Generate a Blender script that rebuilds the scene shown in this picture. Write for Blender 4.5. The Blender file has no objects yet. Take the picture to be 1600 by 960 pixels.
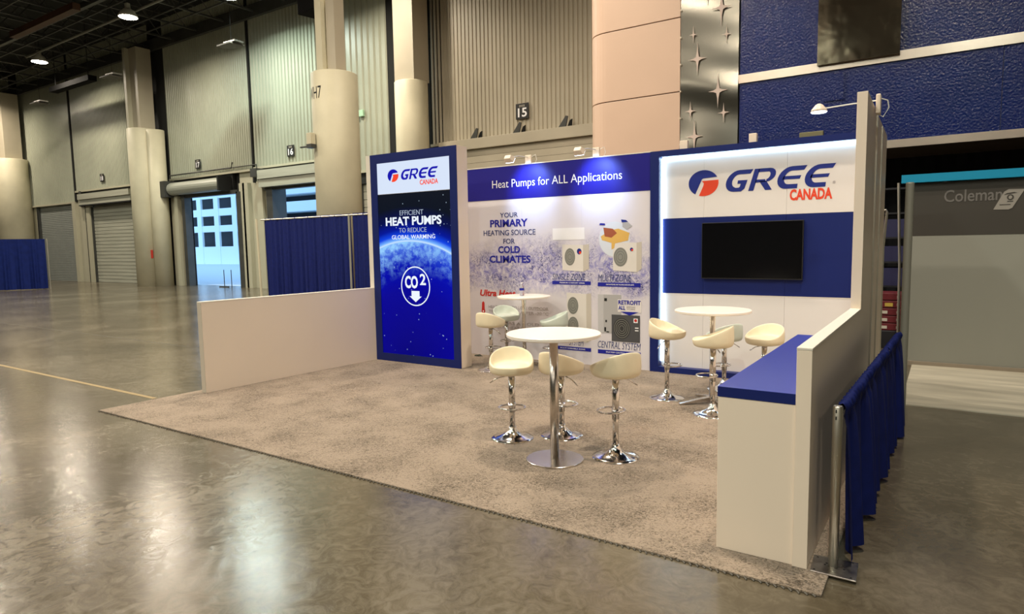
import bpy, bmesh, math, random
from mathutils import Vector, Matrix
random.seed(7)
C = bpy.context.scene.collection
PI = math.pi
sc = bpy.context.scene

# ------------------------------------------------------------------ camera
cam_d = bpy.data.cameras.new('camera'); cam = bpy.data.objects.new('camera', cam_d); C.objects.link(cam)
F_PX, PITCH, ROLL, YAW = 1023.45, 0.094893, -0.017048, 0.586114
fw = Vector((-math.sin(YAW)*math.cos(PITCH), math.cos(YAW)*math.cos(PITCH), -math.sin(PITCH)))
rt = Vector((math.cos(YAW), math.sin(YAW), 0)); up = rt.cross(fw)
R_ = rt*math.cos(ROLL) + up*math.sin(ROLL); U_ = -rt*math.sin(ROLL) + up*math.cos(ROLL)
M = Matrix((R_, U_, -fw)).transposed().to_4x4(); M.translation = Vector((7.13816, -3.88156, 1.70955))
cam.matrix_world = M
cam_d.sensor_width = 36; cam_d.lens = F_PX/1600*36; cam_d.clip_end = 300
sc.camera = cam

# ------------------------------------------------------------------ exposure, world
sc.view_settings.view_transform = 'Standard'; sc.view_settings.look = 'None'
sc.view_settings.gamma = 1; sc.view_settings.exposure = 0.0
w = bpy.data.worlds.new('sky'); sc.world = w; w.use_nodes = True
w.node_tree.nodes['Background'].inputs[0].default_value = (0.36, 0.64, 1.0, 1)
w.node_tree.nodes['Background'].inputs[1].default_value = 2.0

# ------------------------------------------------------------------ hall lamps (grid of high-bay lamps, plus added fill lamps)
LAMP_Z = 10.9
LAMP_W = 500
WARM = (1.0, 0.87, 0.70); COOL = (0.86, 1.0, 0.90)
LAMPS = [(-39.5, 10.6, WARM), (-29.83, 10.84, WARM), (-20.15, 10.20, WARM), (-15.1, 11.25, COOL), (-9.2, 10.6, WARM),
         (-32, 2.4, WARM), (-24, 2.4, COOL), (-16, 2.4, WARM), (-8, 2.4, WARM), (0.3, 2.4, WARM), (-1.5, 6.6, WARM), (7.0, 0.6, WARM),  # last two: unseen lamps added to brighten the peach wall and right-hand floor
         (-24, -5.6, WARM), (-16, -5.6, COOL), (-8, -5.6, WARM), (0.3, -5.6, WARM), (8.0, -9.0, COOL),
         (-14, -13.6, WARM), (-6, -13.6, WARM), (0.7, -13.6, COOL), (8.0, -21.5, WARM), (0.4, -24.7, WARM), (15, -15, WARM)]

# ------------------------------------------------------------------ helpers
def world_loc(o):
    return o.matrix_world.translation if o else Vector((0, 0, 0))
def base(o):
    v = Vector((0, 0, 0))
    while o: v = v + o.location; o = o.parent
    return v
def obj(name, verts, faces, mat, parent=None, smooth=False, bevel=0, seg=2, local=False):
    """one mesh object; verts in world metres unless local"""
    off = Vector((0, 0, 0)) if local else base(parent)
    me = bpy.data.meshes.new(name)
    me.from_pydata([tuple(Vector(v)-off) for v in verts], [], faces); me.update()
    if mat: me.materials.append(mat)
    bm = bmesh.new(); bm.from_mesh(me); bmesh.ops.recalc_face_normals(bm, faces=bm.faces)
    bm.to_mesh(me); bm.free()
    if smooth:
        for p in me.polygons: p.use_smooth = len(p.vertices) <= 4
    o = bpy.data.objects.new(name, me); C.objects.link(o); o.parent = parent
    if bevel:
        m = o.modifiers.new('bevel', 'BEVEL'); m.width = bevel; m.segments = seg; m.limit_method = 'ANGLE'
        m.harden_normals = False
    return o
def thing(name, label, cat, loc=(0, 0, 0), rz=0, group=None):
    o = bpy.data.objects.new(name, None); C.objects.link(o); o.location = loc; o.rotation_euler = (0, 0, rz)
    o['label'] = label; o['category'] = cat
    if group: o['group'] = group
    o.empty_display_size = .1
    return o
def tag(o, label, cat, group=None, kind=None):
    o['label'] = label; o['category'] = cat
    if group: o['group'] = group
    if kind: o['kind'] = kind
    return o
def struct(o): o['kind'] = 'structure'; return o
def sthing(name, loc=(0, 0, 0)):
    o = bpy.data.objects.new(name, None); C.objects.link(o); o.location = loc; o['kind'] = 'structure'; return o
def B(x0, x1, y0, y1, z0, z1):
    v = [(x, y, z) for x in (x0, x1) for y in (y0, y1) for z in (z0, z1)]
    f = [(0, 1, 3, 2), (4, 6, 7, 5), (0, 4, 5, 1), (2, 3, 7, 6), (0, 2, 6, 4), (1, 5, 7, 3)]
    return v, f
def join(*parts):
    V = []; Fs = []
    for v, f in parts:
        n = len(V); V += list(v); Fs += [tuple(i+n for i in q) for q in f]
    return V, Fs
def box(name, x0, x1, y0, y1, z0, z1, mat, parent=None, bevel=0, **k):
    v, f = B(x0, x1, y0, y1, z0, z1); return obj(name, v, f, mat, parent, bevel=bevel, **k)
def L(profile, n=32, c=(0, 0, 0)):
    """lathe about z; profile [(r,z)...]"""
    V = []; Fs = []
    for r, z in profile:
        for i in range(n):
            a = 2*PI*i/n; V.append((c[0]+r*math.cos(a), c[1]+r*math.sin(a), c[2]+z))
    for j in range(len(profile)-1):
        for i in range(n):
            Fs.append((j*n+i, j*n+(i+1) % n, (j+1)*n+(i+1) % n, (j+1)*n+i))
    if profile[0][0] > 1e-4: Fs.append(tuple(range(n)))
    if profile[-1][0] > 1e-4: Fs.append(tuple(range((len(profile)-1)*n, len(profile)*n)))
    return V, Fs
def T(pts, r, n=8, closed=False):
    """tube along points"""
    pts = [Vector(p) for p in pts]; V = []; Fs = []; m = len(pts)
    for i, p in enumerate(pts):
        a = pts[(i-1) % m] if (closed or i > 0) else p
        b = pts[(i+1) % m] if (closed or i < m-1) else p
        d = (b-a).normalized(); h = Vector((0, 0, 1)) if abs(d.z) < .9 else Vector((1, 0, 0))
        s = d.cross(h).normalized(); t = s.cross(d)
        rr = r[i] if isinstance(r, (list, tuple)) else r
        for k in range(n):
            q = 2*PI*k/n; V.append(p+s*math.cos(q)*rr+t*math.sin(q)*rr)
    for i in range(m if closed else m-1):
        for k in range(n):
            j = (i+1) % m; Fs.append((i*n+k, i*n+(k+1) % n, j*n+(k+1) % n, j*n+k))
    if not closed: Fs += [tuple(range(n)), tuple(range((m-1)*n, m*n))]
    return V, Fs
def PX(poly, y0, y1):
    """prism of an xz polygon between y0 and y1"""
    n = len(poly); V = [(x, y0, z) for x, z in poly]+[(x, y1, z) for x, z in poly]
    return V, [tuple(range(n)), tuple(range(n, 2*n))]+[(i, (i+1) % n, n+(i+1) % n, n+i) for i in range(n)]
def PZ(poly, z0, z1):
    n = len(poly); V = [(x, y, z0) for x, y in poly]+[(x, y, z1) for x, y in poly]
    return V, [tuple(range(n)), tuple(range(n, 2*n))]+[(i, (i+1) % n, n+(i+1) % n, n+i) for i in range(n)]
def ell(cx, cz, rx, rz, n=28, a0=0, a1=2*PI, full=True):
    k = n if full else n+1
    return [(cx+rx*math.cos(a0+(a1-a0)*i/n), cz+rz*math.sin(a0+(a1-a0)*i/n)) for i in range(k)]
def copy_tree(o, parent=None):
    c = o.copy(); C.objects.link(c); c.parent = parent
    for ch in list(o.children): copy_tree(ch, c)
    return c
def text(body, x0, x1, z0, z1, y, mat, parent, bold=0, shear=0, name='lettering', thick=.002):
    cu = bpy.data.curves.new('t', 'FONT'); cu.body = body; cu.size = 1; cu.offset = bold; cu.shear = shear
    cu.resolution_u = 3; cu.extrude = .01
    to = bpy.data.objects.new('t', cu); C.objects.link(to)
    bpy.context.view_layer.update()
    me = bpy.data.meshes.new_from_object(to.evaluated_get(bpy.context.evaluated_depsgraph_get()))
    bpy.data.objects.remove(to); bpy.data.curves.remove(cu)
    xs = [v.co.x for v in me.vertices]; ys = [v.co.y for v in me.vertices]
    ax, bx, ay, by = min(xs), max(xs), min(ys), max(ys); off = base(parent)
    for v in me.vertices:
        p = Vector((x0+(v.co.x-ax)/(bx-ax)*(x1-x0), y - thick*(1 if v.co.z > 0 else 0), z0+(v.co.y-ay)/(by-ay)*(z1-z0)))
        v.co = p-off
    me.name = name; me.materials.clear(); me.materials.append(mat)
    o = bpy.data.objects.new(name, me); C.objects.link(o); o.parent = parent
    return o
def print_(name, poly, y, mat, parent, thick=.0015):
    v, f = PX(poly, y-thick, y); return obj(name, v, f, mat, parent)
def rect(x0, x1, z0, z1): return [(x0, z0), (x1, z0), (x1, z1), (x0, z1)]

# ------------------------------------------------------------------ materials
def nt(name):
    m = bpy.data.materials.new(name); m.use_nodes = True; t = m.node_tree
    return m, t, t.nodes['Principled BSDF']
def N(t, typ, **k):
    n = t.nodes.new(typ)
    for a, b in k.items(): setattr(n, a, b)
    return n
def mat(name, col, rough=.5, metal=0, noise=0, nscale=3, bump=0, bscale=40, coat=0, emis=None, es=1, trans=0, spec=.5, stretch=(1, 1, 1), detail=4, rvar=0, ior=1.45):
    m, t, b = nt(name); l = t.links
    b.inputs['Base Color'].default_value = (*col, 1); b.inputs['Roughness'].default_value = rough
    b.inputs['Metallic'].default_value = metal; b.inputs['Coat Weight'].default_value = coat; b.inputs['Coat Roughness'].default_value = .05
    b.inputs['Transmission Weight'].default_value = trans; b.inputs['Specular IOR Level'].default_value = spec; b.inputs['IOR'].default_value = ior
    if emis: b.inputs['Emission Color'].default_value = (*emis, 1); b.inputs['Emission Strength'].default_value = es
    if noise or bump or rvar:
        g = N(t, 'ShaderNodeNewGeometry'); mp = N(t, 'ShaderNodeMapping'); mp.inputs['Scale'].default_value = stretch
        l.new(g.outputs['Position'], mp.inputs['Vector'])
    if noise or rvar:
        n = N(t, 'ShaderNodeTexNoise'); n.inputs['Scale'].default_value = nscale; n.inputs['Detail'].default_value = detail
        l.new(mp.outputs[0], n.inputs['Vector'])
    if noise:
        r = N(t, 'ShaderNodeMapRange'); r.inputs['From Min'].default_value = .3; r.inputs['From Max'].default_value = .7
        r.inputs['To Min'].default_value = 1-noise; r.inputs['To Max'].default_value = 1+noise
        l.new(n.outputs['Fac'], r.inputs['Value'])
        v = N(t, 'ShaderNodeVectorMath', operation='SCALE'); v.inputs[0].default_value = col
        l.new(r.outputs[0], v.inputs['Scale']); l.new(v.outputs[0], b.inputs['Base Color'])
    if rvar:
        r2 = N(t, 'ShaderNodeMapRange'); r2.inputs['From Min'].default_value = .3; r2.inputs['From Max'].default_value = .7
        r2.inputs['To Min'].default_value = rough-rvar; r2.inputs['To Max'].default_value = rough+rvar
        l.new(n.outputs['Fac'], r2.inputs['Value']); l.new(r2.outputs[0], b.inputs['Roughness'])
    if bump:
        n2 = N(t, 'ShaderNodeTexNoise'); n2.inputs['Scale'].default_value = bscale; n2.inputs['Detail'].default_value = 3
        l.new(mp.outputs[0], n2.inputs['Vector'])
        bp = N(t, 'ShaderNodeBump'); bp.inputs['Strength'].default_value = min(1, bump); bp.inputs['Distance'].default_value = .01 if bump <= 1 else .01*bump
        l.new(n2.outputs['Fac'], bp.inputs['Height']); l.new(bp.outputs[0], b.inputs['Normal'])
    return m
def mat_emit(name, col, s=1):
    return mat(name, (0, 0, 0), emis=col, es=s, spec=.2)

m_white = mat('white laminate', (.83, .70, .57), .42, noise=.02, nscale=1)
m_white_edge = mat('white edging', (.76, .70, .61), .35)
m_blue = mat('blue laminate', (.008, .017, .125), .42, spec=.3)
m_blue_top = mat('blue worktop', (.028, .042, .30), .28, spec=.8)
m_blue_header = mat('blue header print', (.010, .007, .20), .5, spec=.3)
m_panel = mat('white printed panel', (.74, .70, .68), .5)
m_logo_blue = mat('logo blue', (.012, .025, .22), .4)
m_text_blue = mat('print deep blue', (.006, .01, .30), .5)
m_text_navy = mat('print navy', (.015, .03, .16), .5)
m_red = mat('print orange red', (.75, .06, .02), .45)
m_red_dark = mat('print red', (.55, .02, .015), .5)
m_text_grey = mat('print grey', (.42, .38, .38), .6)
m_print_white = mat('print white', (.85, .84, .86), .5)
m_steel = mat('galvanised steel', (.55, .53, .50), .32, 1, noise=.12, nscale=25, rvar=.06)
m_alu = mat('aluminium pole', (.62, .58, .50), .38, 1)
m_alu_dull = mat('painted grey pole', (.34, .33, .28), .5, .3)
m_chrome = mat('chrome', (.72, .70, .68), .12, 1)
m_brushed = mat('brushed steel', (.56, .52, .48), .25, 1, noise=.06, nscale=60)
m_leather = mat('cream leatherette', (.80, .70, .50), .45, noise=.03, nscale=8, bump=.15, bscale=250)
m_leather_cool = mat('pale leatherette', (.62, .68, .60), .45, noise=.03, nscale=8, bump=.15, bscale=250)
m_table = mat('white table laminate', (.86, .78, .70), .3)
m_black = mat('black plastic', (.012, .012, .012), .45)
m_matt = mat('matt black steel', (.006, .006, .006), .9, spec=.1)
m_screen = mat('black screen glass', (.003, .003, .004), .12, spec=.35)
m_drape = mat('royal blue drape', (.006, .013, .115), .75, noise=.15, nscale=14, bump=.3, bscale=300, spec=.25)
m_drape_dark = mat('navy drape', (.006, .014, .10), .8, noise=.15, nscale=6, spec=.2)
m_shade_sheet = mat('dark sheet', (.006, .006, .008), .9)
m_col = mat('cream painted concrete', (.55, .51, .37), .55, noise=.08, nscale=1.2, bump=.2, bscale=15, detail=8)
m_wall = mat('painted metal siding', (.35, .365, .285), .38, noise=.07, nscale=.7, detail=8)
m_wall2 = mat('painted metal siding warm', (.42, .375, .285), .5, noise=.07, nscale=.7, detail=8)
m_dark = mat('dark gap', (.01, .01, .009), .9)
m_trim = mat('painted trim', (.42, .40, .30), .5)
m_door = mat('roller door slats', (.38, .38, .31), .45, noise=.12, nscale=1.5, stretch=(.3, 1, 5))
m_door_grey = mat('grey roller door', (.27, .29, .27), .5, noise=.05)
m_peach = mat('peach wall panel', (.62, .44, .33), .45, noise=.03, nscale=.8)
m_ceil = mat('black ceiling deck', (.011, .012, .011), .8)
m_beam = mat('dark painted steel', (.045, .046, .042), .5, noise=.2, nscale=2)
m_rust = mat('red primed beam', (.07, .030, .015), .6, noise=.25, nscale=2)
m_pink = mat('pale pink star', (.62, .50, .44), .6)
m_bronze = mat('bronze mirror panel', (.10, .075, .05), .16, 1, bump=1.5, bscale=1.4, noise=.12, nscale=2)
m_strip = mat('brushed aluminium strip', (.72, .60, .50), .28, 1, noise=.06, nscale=1.5)
m_bluefilm = mat('glossy blue film', (.002, .012, .13), .19, noise=.08, nscale=1.5, bump=1, bscale=26, coat=0, detail=2)
m_star_sheet = mat('polished sheet metal', (.25, .24, .205), .22, 1, bump=.2, bscale=1.5, stretch=(.2, 1, 1))
m_soffit = mat('brown soffit', (.09, .066, .042), .7)
m_cyan = mat('cyan fascia', (.0, .27, .48), .5)
m_tau = mat('taupe panel', (.052, .046, .038), .55)
m_sage = mat('sage grey panel', (.29, .29, .25), .55)
m_colem = mat('pale grey lettering', (.16, .15, .14), .5)
m_badge = mat('pale badge', (.30, .28, .25), .5)
m_skirt = mat('tan skirting', (.30, .25, .19), .5)
m_case = mat('burgundy case', (.13, .015, .02), .45)
m_case_dark = mat('black rack', (.012, .012, .016), .5)
m_label = mat('cream label', (.55, .50, .42), .6)
m_yellow = mat('yellow label', (.50, .36, .06), .6)
m_red_box = mat('red alarm box', (.45, .03, .02), .5)
m_green = mat('pale green cover', (.40, .62, .42), .5)
m_led = mat_emit('led strip', (.55, .80, 1.0), 17)
m_lens = mat_emit('lamp lens', (1.0, .90, .74), 50)
m_lens_cool = mat_emit('cool lamp lens', (.86, 1.0, .90), 50)
m_spot = mat_emit('white lamp lens', (.75, .88, 1.0), 12)
m_scr_white = mat_emit('screen white', (.72, .82, 1.0), .95)
m_scr_blue = mat_emit('screen blue', (.0, .0, .42), 1)
m_scr_red = mat_emit('screen red', (.95, .06, .02), 1)
m_scr_text = mat_emit('screen lettering', (.85, .92, 1.0), 1.0)
m_scr_dim = mat_emit('screen thin lettering', (.42, .50, .62), 1.0)
m_conc_out = mat('white painted concrete', (.80, .86, .90), .7)
m_win_dark = mat('dark garage opening', (.03, .035, .045), .6)
m_out_ground = mat('pale ground', (.6, .66, .72), .8)
m_fan = mat('grey grille print', (.26, .26, .23), .6)
m_fan_d = mat('dark grille print', (.13, .13, .12), .6)
m_unit = mat('unit body print', (.72, .68, .63), .55)
m_unit_side = mat('unit side print', (.55, .50, .43), .55)
m_unit_dark = mat('dark unit print', (.07, .07, .075), .55)
m_unit_grey = mat('grey cabinet print', (.42, .41, .41), .55)
m_gold = mat('gold print', (.70, .42, .10), .55)
m_cable = mat('white cable', (.75, .74, .70), .5)
m_clearp = mat('clear plastic', (.95, .97, 1.0), .08, trans=.9, ior=1.2)
m_tape = mat('yellow floor tape', (.24, .17, .07), .6)
m_joint = mat('joint line', (.09, .08, .065), .7)

# concrete floor
m_floor, t, b = nt('polished concrete'); l = t.links
g = N(t, 'ShaderNodeNewGeometry')
n1 = N(t, 'ShaderNodeTexNoise'); n1.inputs['Scale'].default_value = .55; n1.inputs['Detail'].default_value = 9; n1.inputs['Roughness'].default_value = .62; n1.inputs['Distortion'].default_value = .6
n2 = N(t, 'ShaderNodeTexNoise'); n2.inputs['Scale'].default_value = 8; n2.inputs['Detail'].default_value = 10; n2.inputs['Roughness'].default_value = .72; n2.inputs['Distortion'].default_value = 1.8
mx = N(t, 'ShaderNodeMath', operation='MULTIPLY_ADD'); mx.inputs[1].default_value = .62
cr = N(t, 'ShaderNodeValToRGB'); e = cr.color_ramp.elements
e[0].position = .58; e[0].color = (.055, .043, .026, 1); e[1].position = 1.0; e[1].color = (.15, .125, .088, 1)
x = e.new(.80); x.color = (.085, .068, .043, 1)
l.new(g.outputs['Position'], n1.inputs['Vector']); l.new(g.outputs['Position'], n2.inputs['Vector'])
l.new(n2.outputs['Fac'], mx.inputs[0]); l.new(n1.outputs['Fac'], mx.inputs[2]); l.new(mx.outputs[0], cr.inputs[0])
l.new(cr.outputs[0], b.inputs['Base Color'])
rr = N(t, 'ShaderNodeMapRange'); rr.inputs['From Min'].default_value = .3; rr.inputs['From Max'].default_value = .7
rr.inputs['To Min'].default_value = .14; rr.inputs['To Max'].default_value = .24; l.new(n2.outputs['Fac'], rr.inputs[0]); l.new(rr.outputs[0], b.inputs['Roughness'])
bp = N(t, 'ShaderNodeBump'); bp.inputs['Strength'].default_value = .16; bp.inputs['Distance'].default_value = .006
l.new(n2.outputs['Fac'], bp.inputs['Height']); l.new(bp.outputs[0], b.inputs['Normal'])
b.inputs['Specular IOR Level'].default_value = .6

# carpet
m_carpet, t, b = nt('beige cut pile carpet'); l = t.links
g = N(t, 'ShaderNodeNewGeometry')
n1 = N(t, 'ShaderNodeTexNoise'); n1.inputs['Scale'].default_value = 2.2; n1.inputs['Detail'].default_value = 6
n2 = N(t, 'ShaderNodeTexNoise'); n2.inputs['Scale'].default_value = 34; n2.inputs['Detail'].default_value = 5; n2.inputs['Distortion'].default_value = 2.6
md = N(t, 'ShaderNodeMath', operation='MULTIPLY_ADD'); md.inputs[1].default_value = .45; md.inputs[2].default_value = .275; l.new(n1.outputs['Fac'], md.inputs[0])
mx = N(t, 'ShaderNodeMath', operation='MULTIPLY_ADD'); mx.inputs[1].default_value = .9
cr = N(t, 'ShaderNodeValToRGB'); e = cr.color_ramp.elements
e[0].position = .74; e[0].color = (.06, .043, .028, 1); e[1].position = 1.2; e[1].color = (.60, .51, .41, 1)
e[1].position = 1.0; e[1].position = 1.02 if 0 else .995; e[1].color = (.30, .235, .178, 1); x = e.new(.885); x.color = (.185, .142, .103, 1)
l.new(g.outputs['Position'], n1.inputs['Vector']); l.new(g.outputs['Position'], n2.inputs['Vector'])
l.new(n2.outputs['Fac'], mx.inputs[0]); l.new(md.outputs[0], mx.inputs[2]); l.new(mx.outputs[0], cr.inputs[0]); l.new(cr.outputs[0], b.inputs['Base Color'])
b.inputs['Roughness'].default_value = .95; b.inputs['Specular IOR Level'].default_value = .1; b.inputs['Sheen Weight'].default_value = .15
bp = N(t, 'ShaderNodeBump'); bp.inputs['Strength'].default_value = .8; bp.inputs['Distance'].default_value = .012
l.new(n2.outputs['Fac'], bp.inputs['Height']); l.new(bp.outputs[0], b.inputs['Normal'])

# wood look vinyl
m_vinyl = mat('pale wood look vinyl', (.50, .46, .37), .35, noise=.22, nscale=2.2, stretch=(.6, 3.0, 1), detail=8)

# snowy forest print: pale sky, violet frosted trees in the middle band, pale snow below
m_snow, t, b = nt('snowy forest print'); l = t.links
g = N(t, 'ShaderNodeNewGeometry'); sp = N(t, 'ShaderNodeSeparateXYZ'); l.new(g.outputs['Position'], sp.inputs[0])
n1 = N(t, 'ShaderNodeTexNoise'); n1.inputs['Scale'].default_value = 1.7; n1.inputs['Detail'].default_value = 2
n2 = N(t, 'ShaderNodeTexNoise'); n2.inputs['Scale'].default_value = 9; n2.inputs['Detail'].default_value = 9; n2.inputs['Roughness'].default_value = .75; n2.inputs['Distortion'].default_value = 1.6
l.new(g.outputs['Position'], n1.inputs['Vector']); l.new(g.outputs['Position'], n2.inputs['Vector'])
zz = N(t, 'ShaderNodeMath', operation='MULTIPLY_ADD'); zz.inputs[1].default_value = .9; l.new(n1.outputs['Fac'], zz.inputs[0]); l.new(sp.outputs['Z'], zz.inputs[2])
band = N(t, 'ShaderNodeValToRGB'); e = band.color_ramp.elements   # (z + noise*.9)/3.2
e[0].position = .43; e[0].color = (0, 0, 0, 1); e[1].position = .73; e[1].color = (0, 0, 0, 1)
for p_, v_ in ((.54, 1), (.60, .85), (.66, .35)): x = e.new(p_); x.color = (v_, v_, v_, 1)
dv = N(t, 'ShaderNodeMath', operation='DIVIDE'); dv.inputs[1].default_value = 3.2; l.new(zz.outputs[0], dv.inputs[0]); l.new(dv.outputs[0], band.inputs[0])
tex = N(t, 'ShaderNodeValToRGB'); e = tex.color_ramp.elements
e[0].position = .38; e[0].color = (1, 1, 1, 1); e[1].position = .62; e[1].color = (.0, .0, .0, 1); l.new(n2.outputs['Fac'], tex.inputs[0])
mu = N(t, 'ShaderNodeMath', operation='MULTIPLY'); l.new(band.outputs[0], mu.inputs[0]); l.new(tex.outputs[0], mu.inputs[1])
ml = N(t, 'ShaderNodeMix', data_type='RGBA'); l.new(mu.outputs[0], ml.inputs[0])
ml.inputs[6].default_value = (.70, .66, .70, 1); ml.inputs[7].default_value = (.16, .15, .47, 1)
n3 = N(t, 'ShaderNodeTexNoise'); n3.inputs['Scale'].default_value = 26; n3.inputs['Detail'].default_value = 5; n3.inputs['Distortion'].default_value = 2; l.new(g.outputs['Position'], n3.inputs['Vector'])
n4 = N(t, 'ShaderNodeTexNoise'); n4.inputs['Scale'].default_value = 3.2; n4.inputs['Detail'].default_value = 2; l.new(g.outputs['Position'], n4.inputs['Vector'])
q3 = N(t, 'ShaderNodeMapRange'); q3.inputs['From Min'].default_value = .50; q3.inputs['From Max'].default_value = .60; l.new(n3.outputs['Fac'], q3.inputs[0])
q4 = N(t, 'ShaderNodeMapRange'); q4.inputs['From Min'].default_value = .44; q4.inputs['From Max'].default_value = .56; l.new(n4.outputs['Fac'], q4.inputs[0])
k1 = N(t, 'ShaderNodeMath', operation='MULTIPLY'); l.new(q3.outputs[0], k1.inputs[0]); l.new(q4.outputs[0], k1.inputs[1])
k2 = N(t, 'ShaderNodeMath', operation='MULTIPLY'); l.new(k1.outputs[0], k2.inputs[0]); l.new(band.outputs[0], k2.inputs[1])
mm = N(t, 'ShaderNodeMix', data_type='RGBA'); l.new(k2.outputs[0], mm.inputs[0]); l.new(ml.outputs[2], mm.inputs[6]); mm.inputs[7].default_value = (.05, .05, .20, 1)
l.new(mm.outputs[2], b.inputs['Base Color']); b.inputs['Roughness'].default_value = .5

# earth seen from space, shown on the screen
m_earth, t, b = nt('earth picture'); l = t.links
g = N(t, 'ShaderNodeNewGeometry'); sp = N(t, 'ShaderNodeSeparateXYZ'); l.new(g.outputs['Position'], sp.inputs[0])
cb = N(t, 'ShaderNodeCombineXYZ'); l.new(sp.outputs['X'], cb.inputs[0]); l.new(sp.outputs['Z'], cb.inputs[1])
dd = N(t, 'ShaderNodeVectorMath', operation='DISTANCE'); dd.inputs[1].default_value = (.70, .08, 0); l.new(cb.outputs[0], dd.inputs[0])
n1 = N(t, 'ShaderNodeTexNoise'); n1.inputs['Scale'].default_value = 6; n1.inputs['Detail'].default_value = 8; n1.inputs['Roughness'].default_value = .7; l.new(cb.outputs[0], n1.inputs['Vector'])
n0 = N(t, 'ShaderNodeTexNoise'); n0.inputs['Scale'].default_value = 2.2; n0.inputs['Detail'].default_value = 2; l.new(cb.outputs[0], n0.inputs['Vector'])
tilt = N(t, 'ShaderNodeMath', operation='MULTIPLY_ADD'); tilt.inputs[1].default_value = .22; l.new(sp.outputs['X'], tilt.inputs[0])   # clouds reach further down on the left
mr = N(t, 'ShaderNodeMapRange'); mr.inputs['From Min'].default_value = 0.1; mr.inputs['From Max'].default_value = 2.7
l.new(dd.outputs['Value'], mr.inputs[0])
c1 = N(t, 'ShaderNodeValToRGB'); e = c1.color_ramp.elements
def P_(r): return (r-.1)/2.6
e[0].position = 0; e[0].color = (.0, .0, .20, 1); e[1].position = 1; e[1].color = (.006, .008, .014, 1)
for r_, c_ in ((1.0, (0, .0, .30)), (1.35, (.0, .003, .42)), (1.69, (.02, .08, .80)), (1.705, (.62, .82, 1)), (1.735, (.16, .42, 1.0)), (1.79, (.005, .06, .80)), (1.88, (.0, .008, .32)), (2.02, (.001, .004, .07)), (2.2, (.003, .006, .015))):
    x = e.new(P_(r_)); x.color = (*c_, 1)
l.new(mr.outputs[0], c1.inputs[0])
# cloud mask inside the limb
cm = N(t, 'ShaderNodeMapRange'); cm.inputs['From Min'].default_value = 1.12; cm.inputs['From Max'].default_value = 1.70
mx = N(t, 'ShaderNodeMath', operation='MULTIPLY_ADD'); mx.inputs[1].default_value = -.12
l.new(sp.outputs['X'], mx.inputs[0]); l.new(dd.outputs['Value'], mx.inputs[2]); l.new(mx.outputs[0], cm.inputs[0])
ins = N(t, 'ShaderNodeMath', operation='LESS_THAN'); ins.inputs[1].default_value = 1.70; l.new(dd.outputs['Value'], ins.inputs[0])
nr = N(t, 'ShaderNodeMapRange'); nr.inputs['From Min'].default_value = .44; nr.inputs['From Max'].default_value = .60; l.new(n1.outputs['Fac'], nr.inputs[0])
a1 = N(t, 'ShaderNodeMath', operation='MULTIPLY'); l.new(cm.outputs[0], a1.inputs[0]); l.new(nr.outputs[0], a1.inputs[1])
pw = N(t, 'ShaderNodeMath', operation='POWER'); pw.inputs[1].default_value = 5; l.new(cm.outputs[0], pw.inputs[0])
ad = N(t, 'ShaderNodeMath', operation='ADD'); ad.use_clamp = True; l.new(a1.outputs[0], ad.inputs[0]); l.new(pw.outputs[0], ad.inputs[1])
a2 = N(t, 'ShaderNodeMath', operation='MULTIPLY'); l.new(ad.outputs[0], a2.inputs[0]); l.new(ins.outputs[0], a2.inputs[1])
ml = N(t, 'ShaderNodeMix', data_type='RGBA'); l.new(a2.outputs[0], ml.inputs[0]); l.new(c1.outputs[0], ml.inputs[6]); ml.inputs[7].default_value = (.30, .62, 1.0, 1)
# stars
vo = N(t, 'ShaderNodeTexVoronoi'); vo.inputs['Scale'].default_value = 16; l.new(cb.outputs[0], vo.inputs['Vector'])
st = N(t, 'ShaderNodeMath', operation='LESS_THAN'); st.inputs[1].default_value = .13; l.new(vo.outputs['Distance'], st.inputs[0])
sc2 = N(t, 'ShaderNodeMath', operation='GREATER_THAN'); sc2.inputs[1].default_value = .62; sx = N(t, 'ShaderNodeSeparateColor'); l.new(vo.outputs['Color'], sx.inputs[0]); l.new(sx.outputs[0], sc2.inputs[0])
s3 = N(t, 'ShaderNodeMath', operation='MULTIPLY'); l.new(st.outputs[0], s3.inputs[0]); l.new(sc2.outputs[0], s3.inputs[1])
s4 = N(t, 'ShaderNodeMath', operation='MULTIPLY'); s4.inputs[1].default_value = .45; l.new(s3.outputs[0], s4.inputs[0])
m2 = N(t, 'ShaderNodeMix', data_type='RGBA'); l.new(s4.outputs[0], m2.inputs[0]); l.new(ml.outputs[2], m2.inputs[6]); m2.inputs[7].default_value = (.6, .8, 1, 1)
l.new(m2.outputs[2], b.inputs['Emission Color']); b.inputs['Emission Strength'].default_value = 1; b.inputs['Base Color'].default_value = (0, 0, 0, 1); b.inputs['Roughness'].default_value = .4; b.inputs['Specular IOR Level'].default_value = .08

# =================================================================== STRUCTURE
XL, XR, YF, YB, ZC = -62, 26, -46, 14.0, 12.7
struct(box('floor', XL, XR, YF, YB+.6, -.2, 0, m_floor))
ceil = struct(box('ceiling', XL, XR, YF, YB+.6, ZC, ZC+.15, m_ceil))
struct(box('wall_left', XL-.2, XL, YF, YB, 0, ZC, m_wall))
struct(box('wall_right', XR, XR+.2, YF, YB, 0, ZC, m_wall))
struct(box('wall_front', XL, XR, YF-.2, YF, 0, ZC, m_wall))

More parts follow.
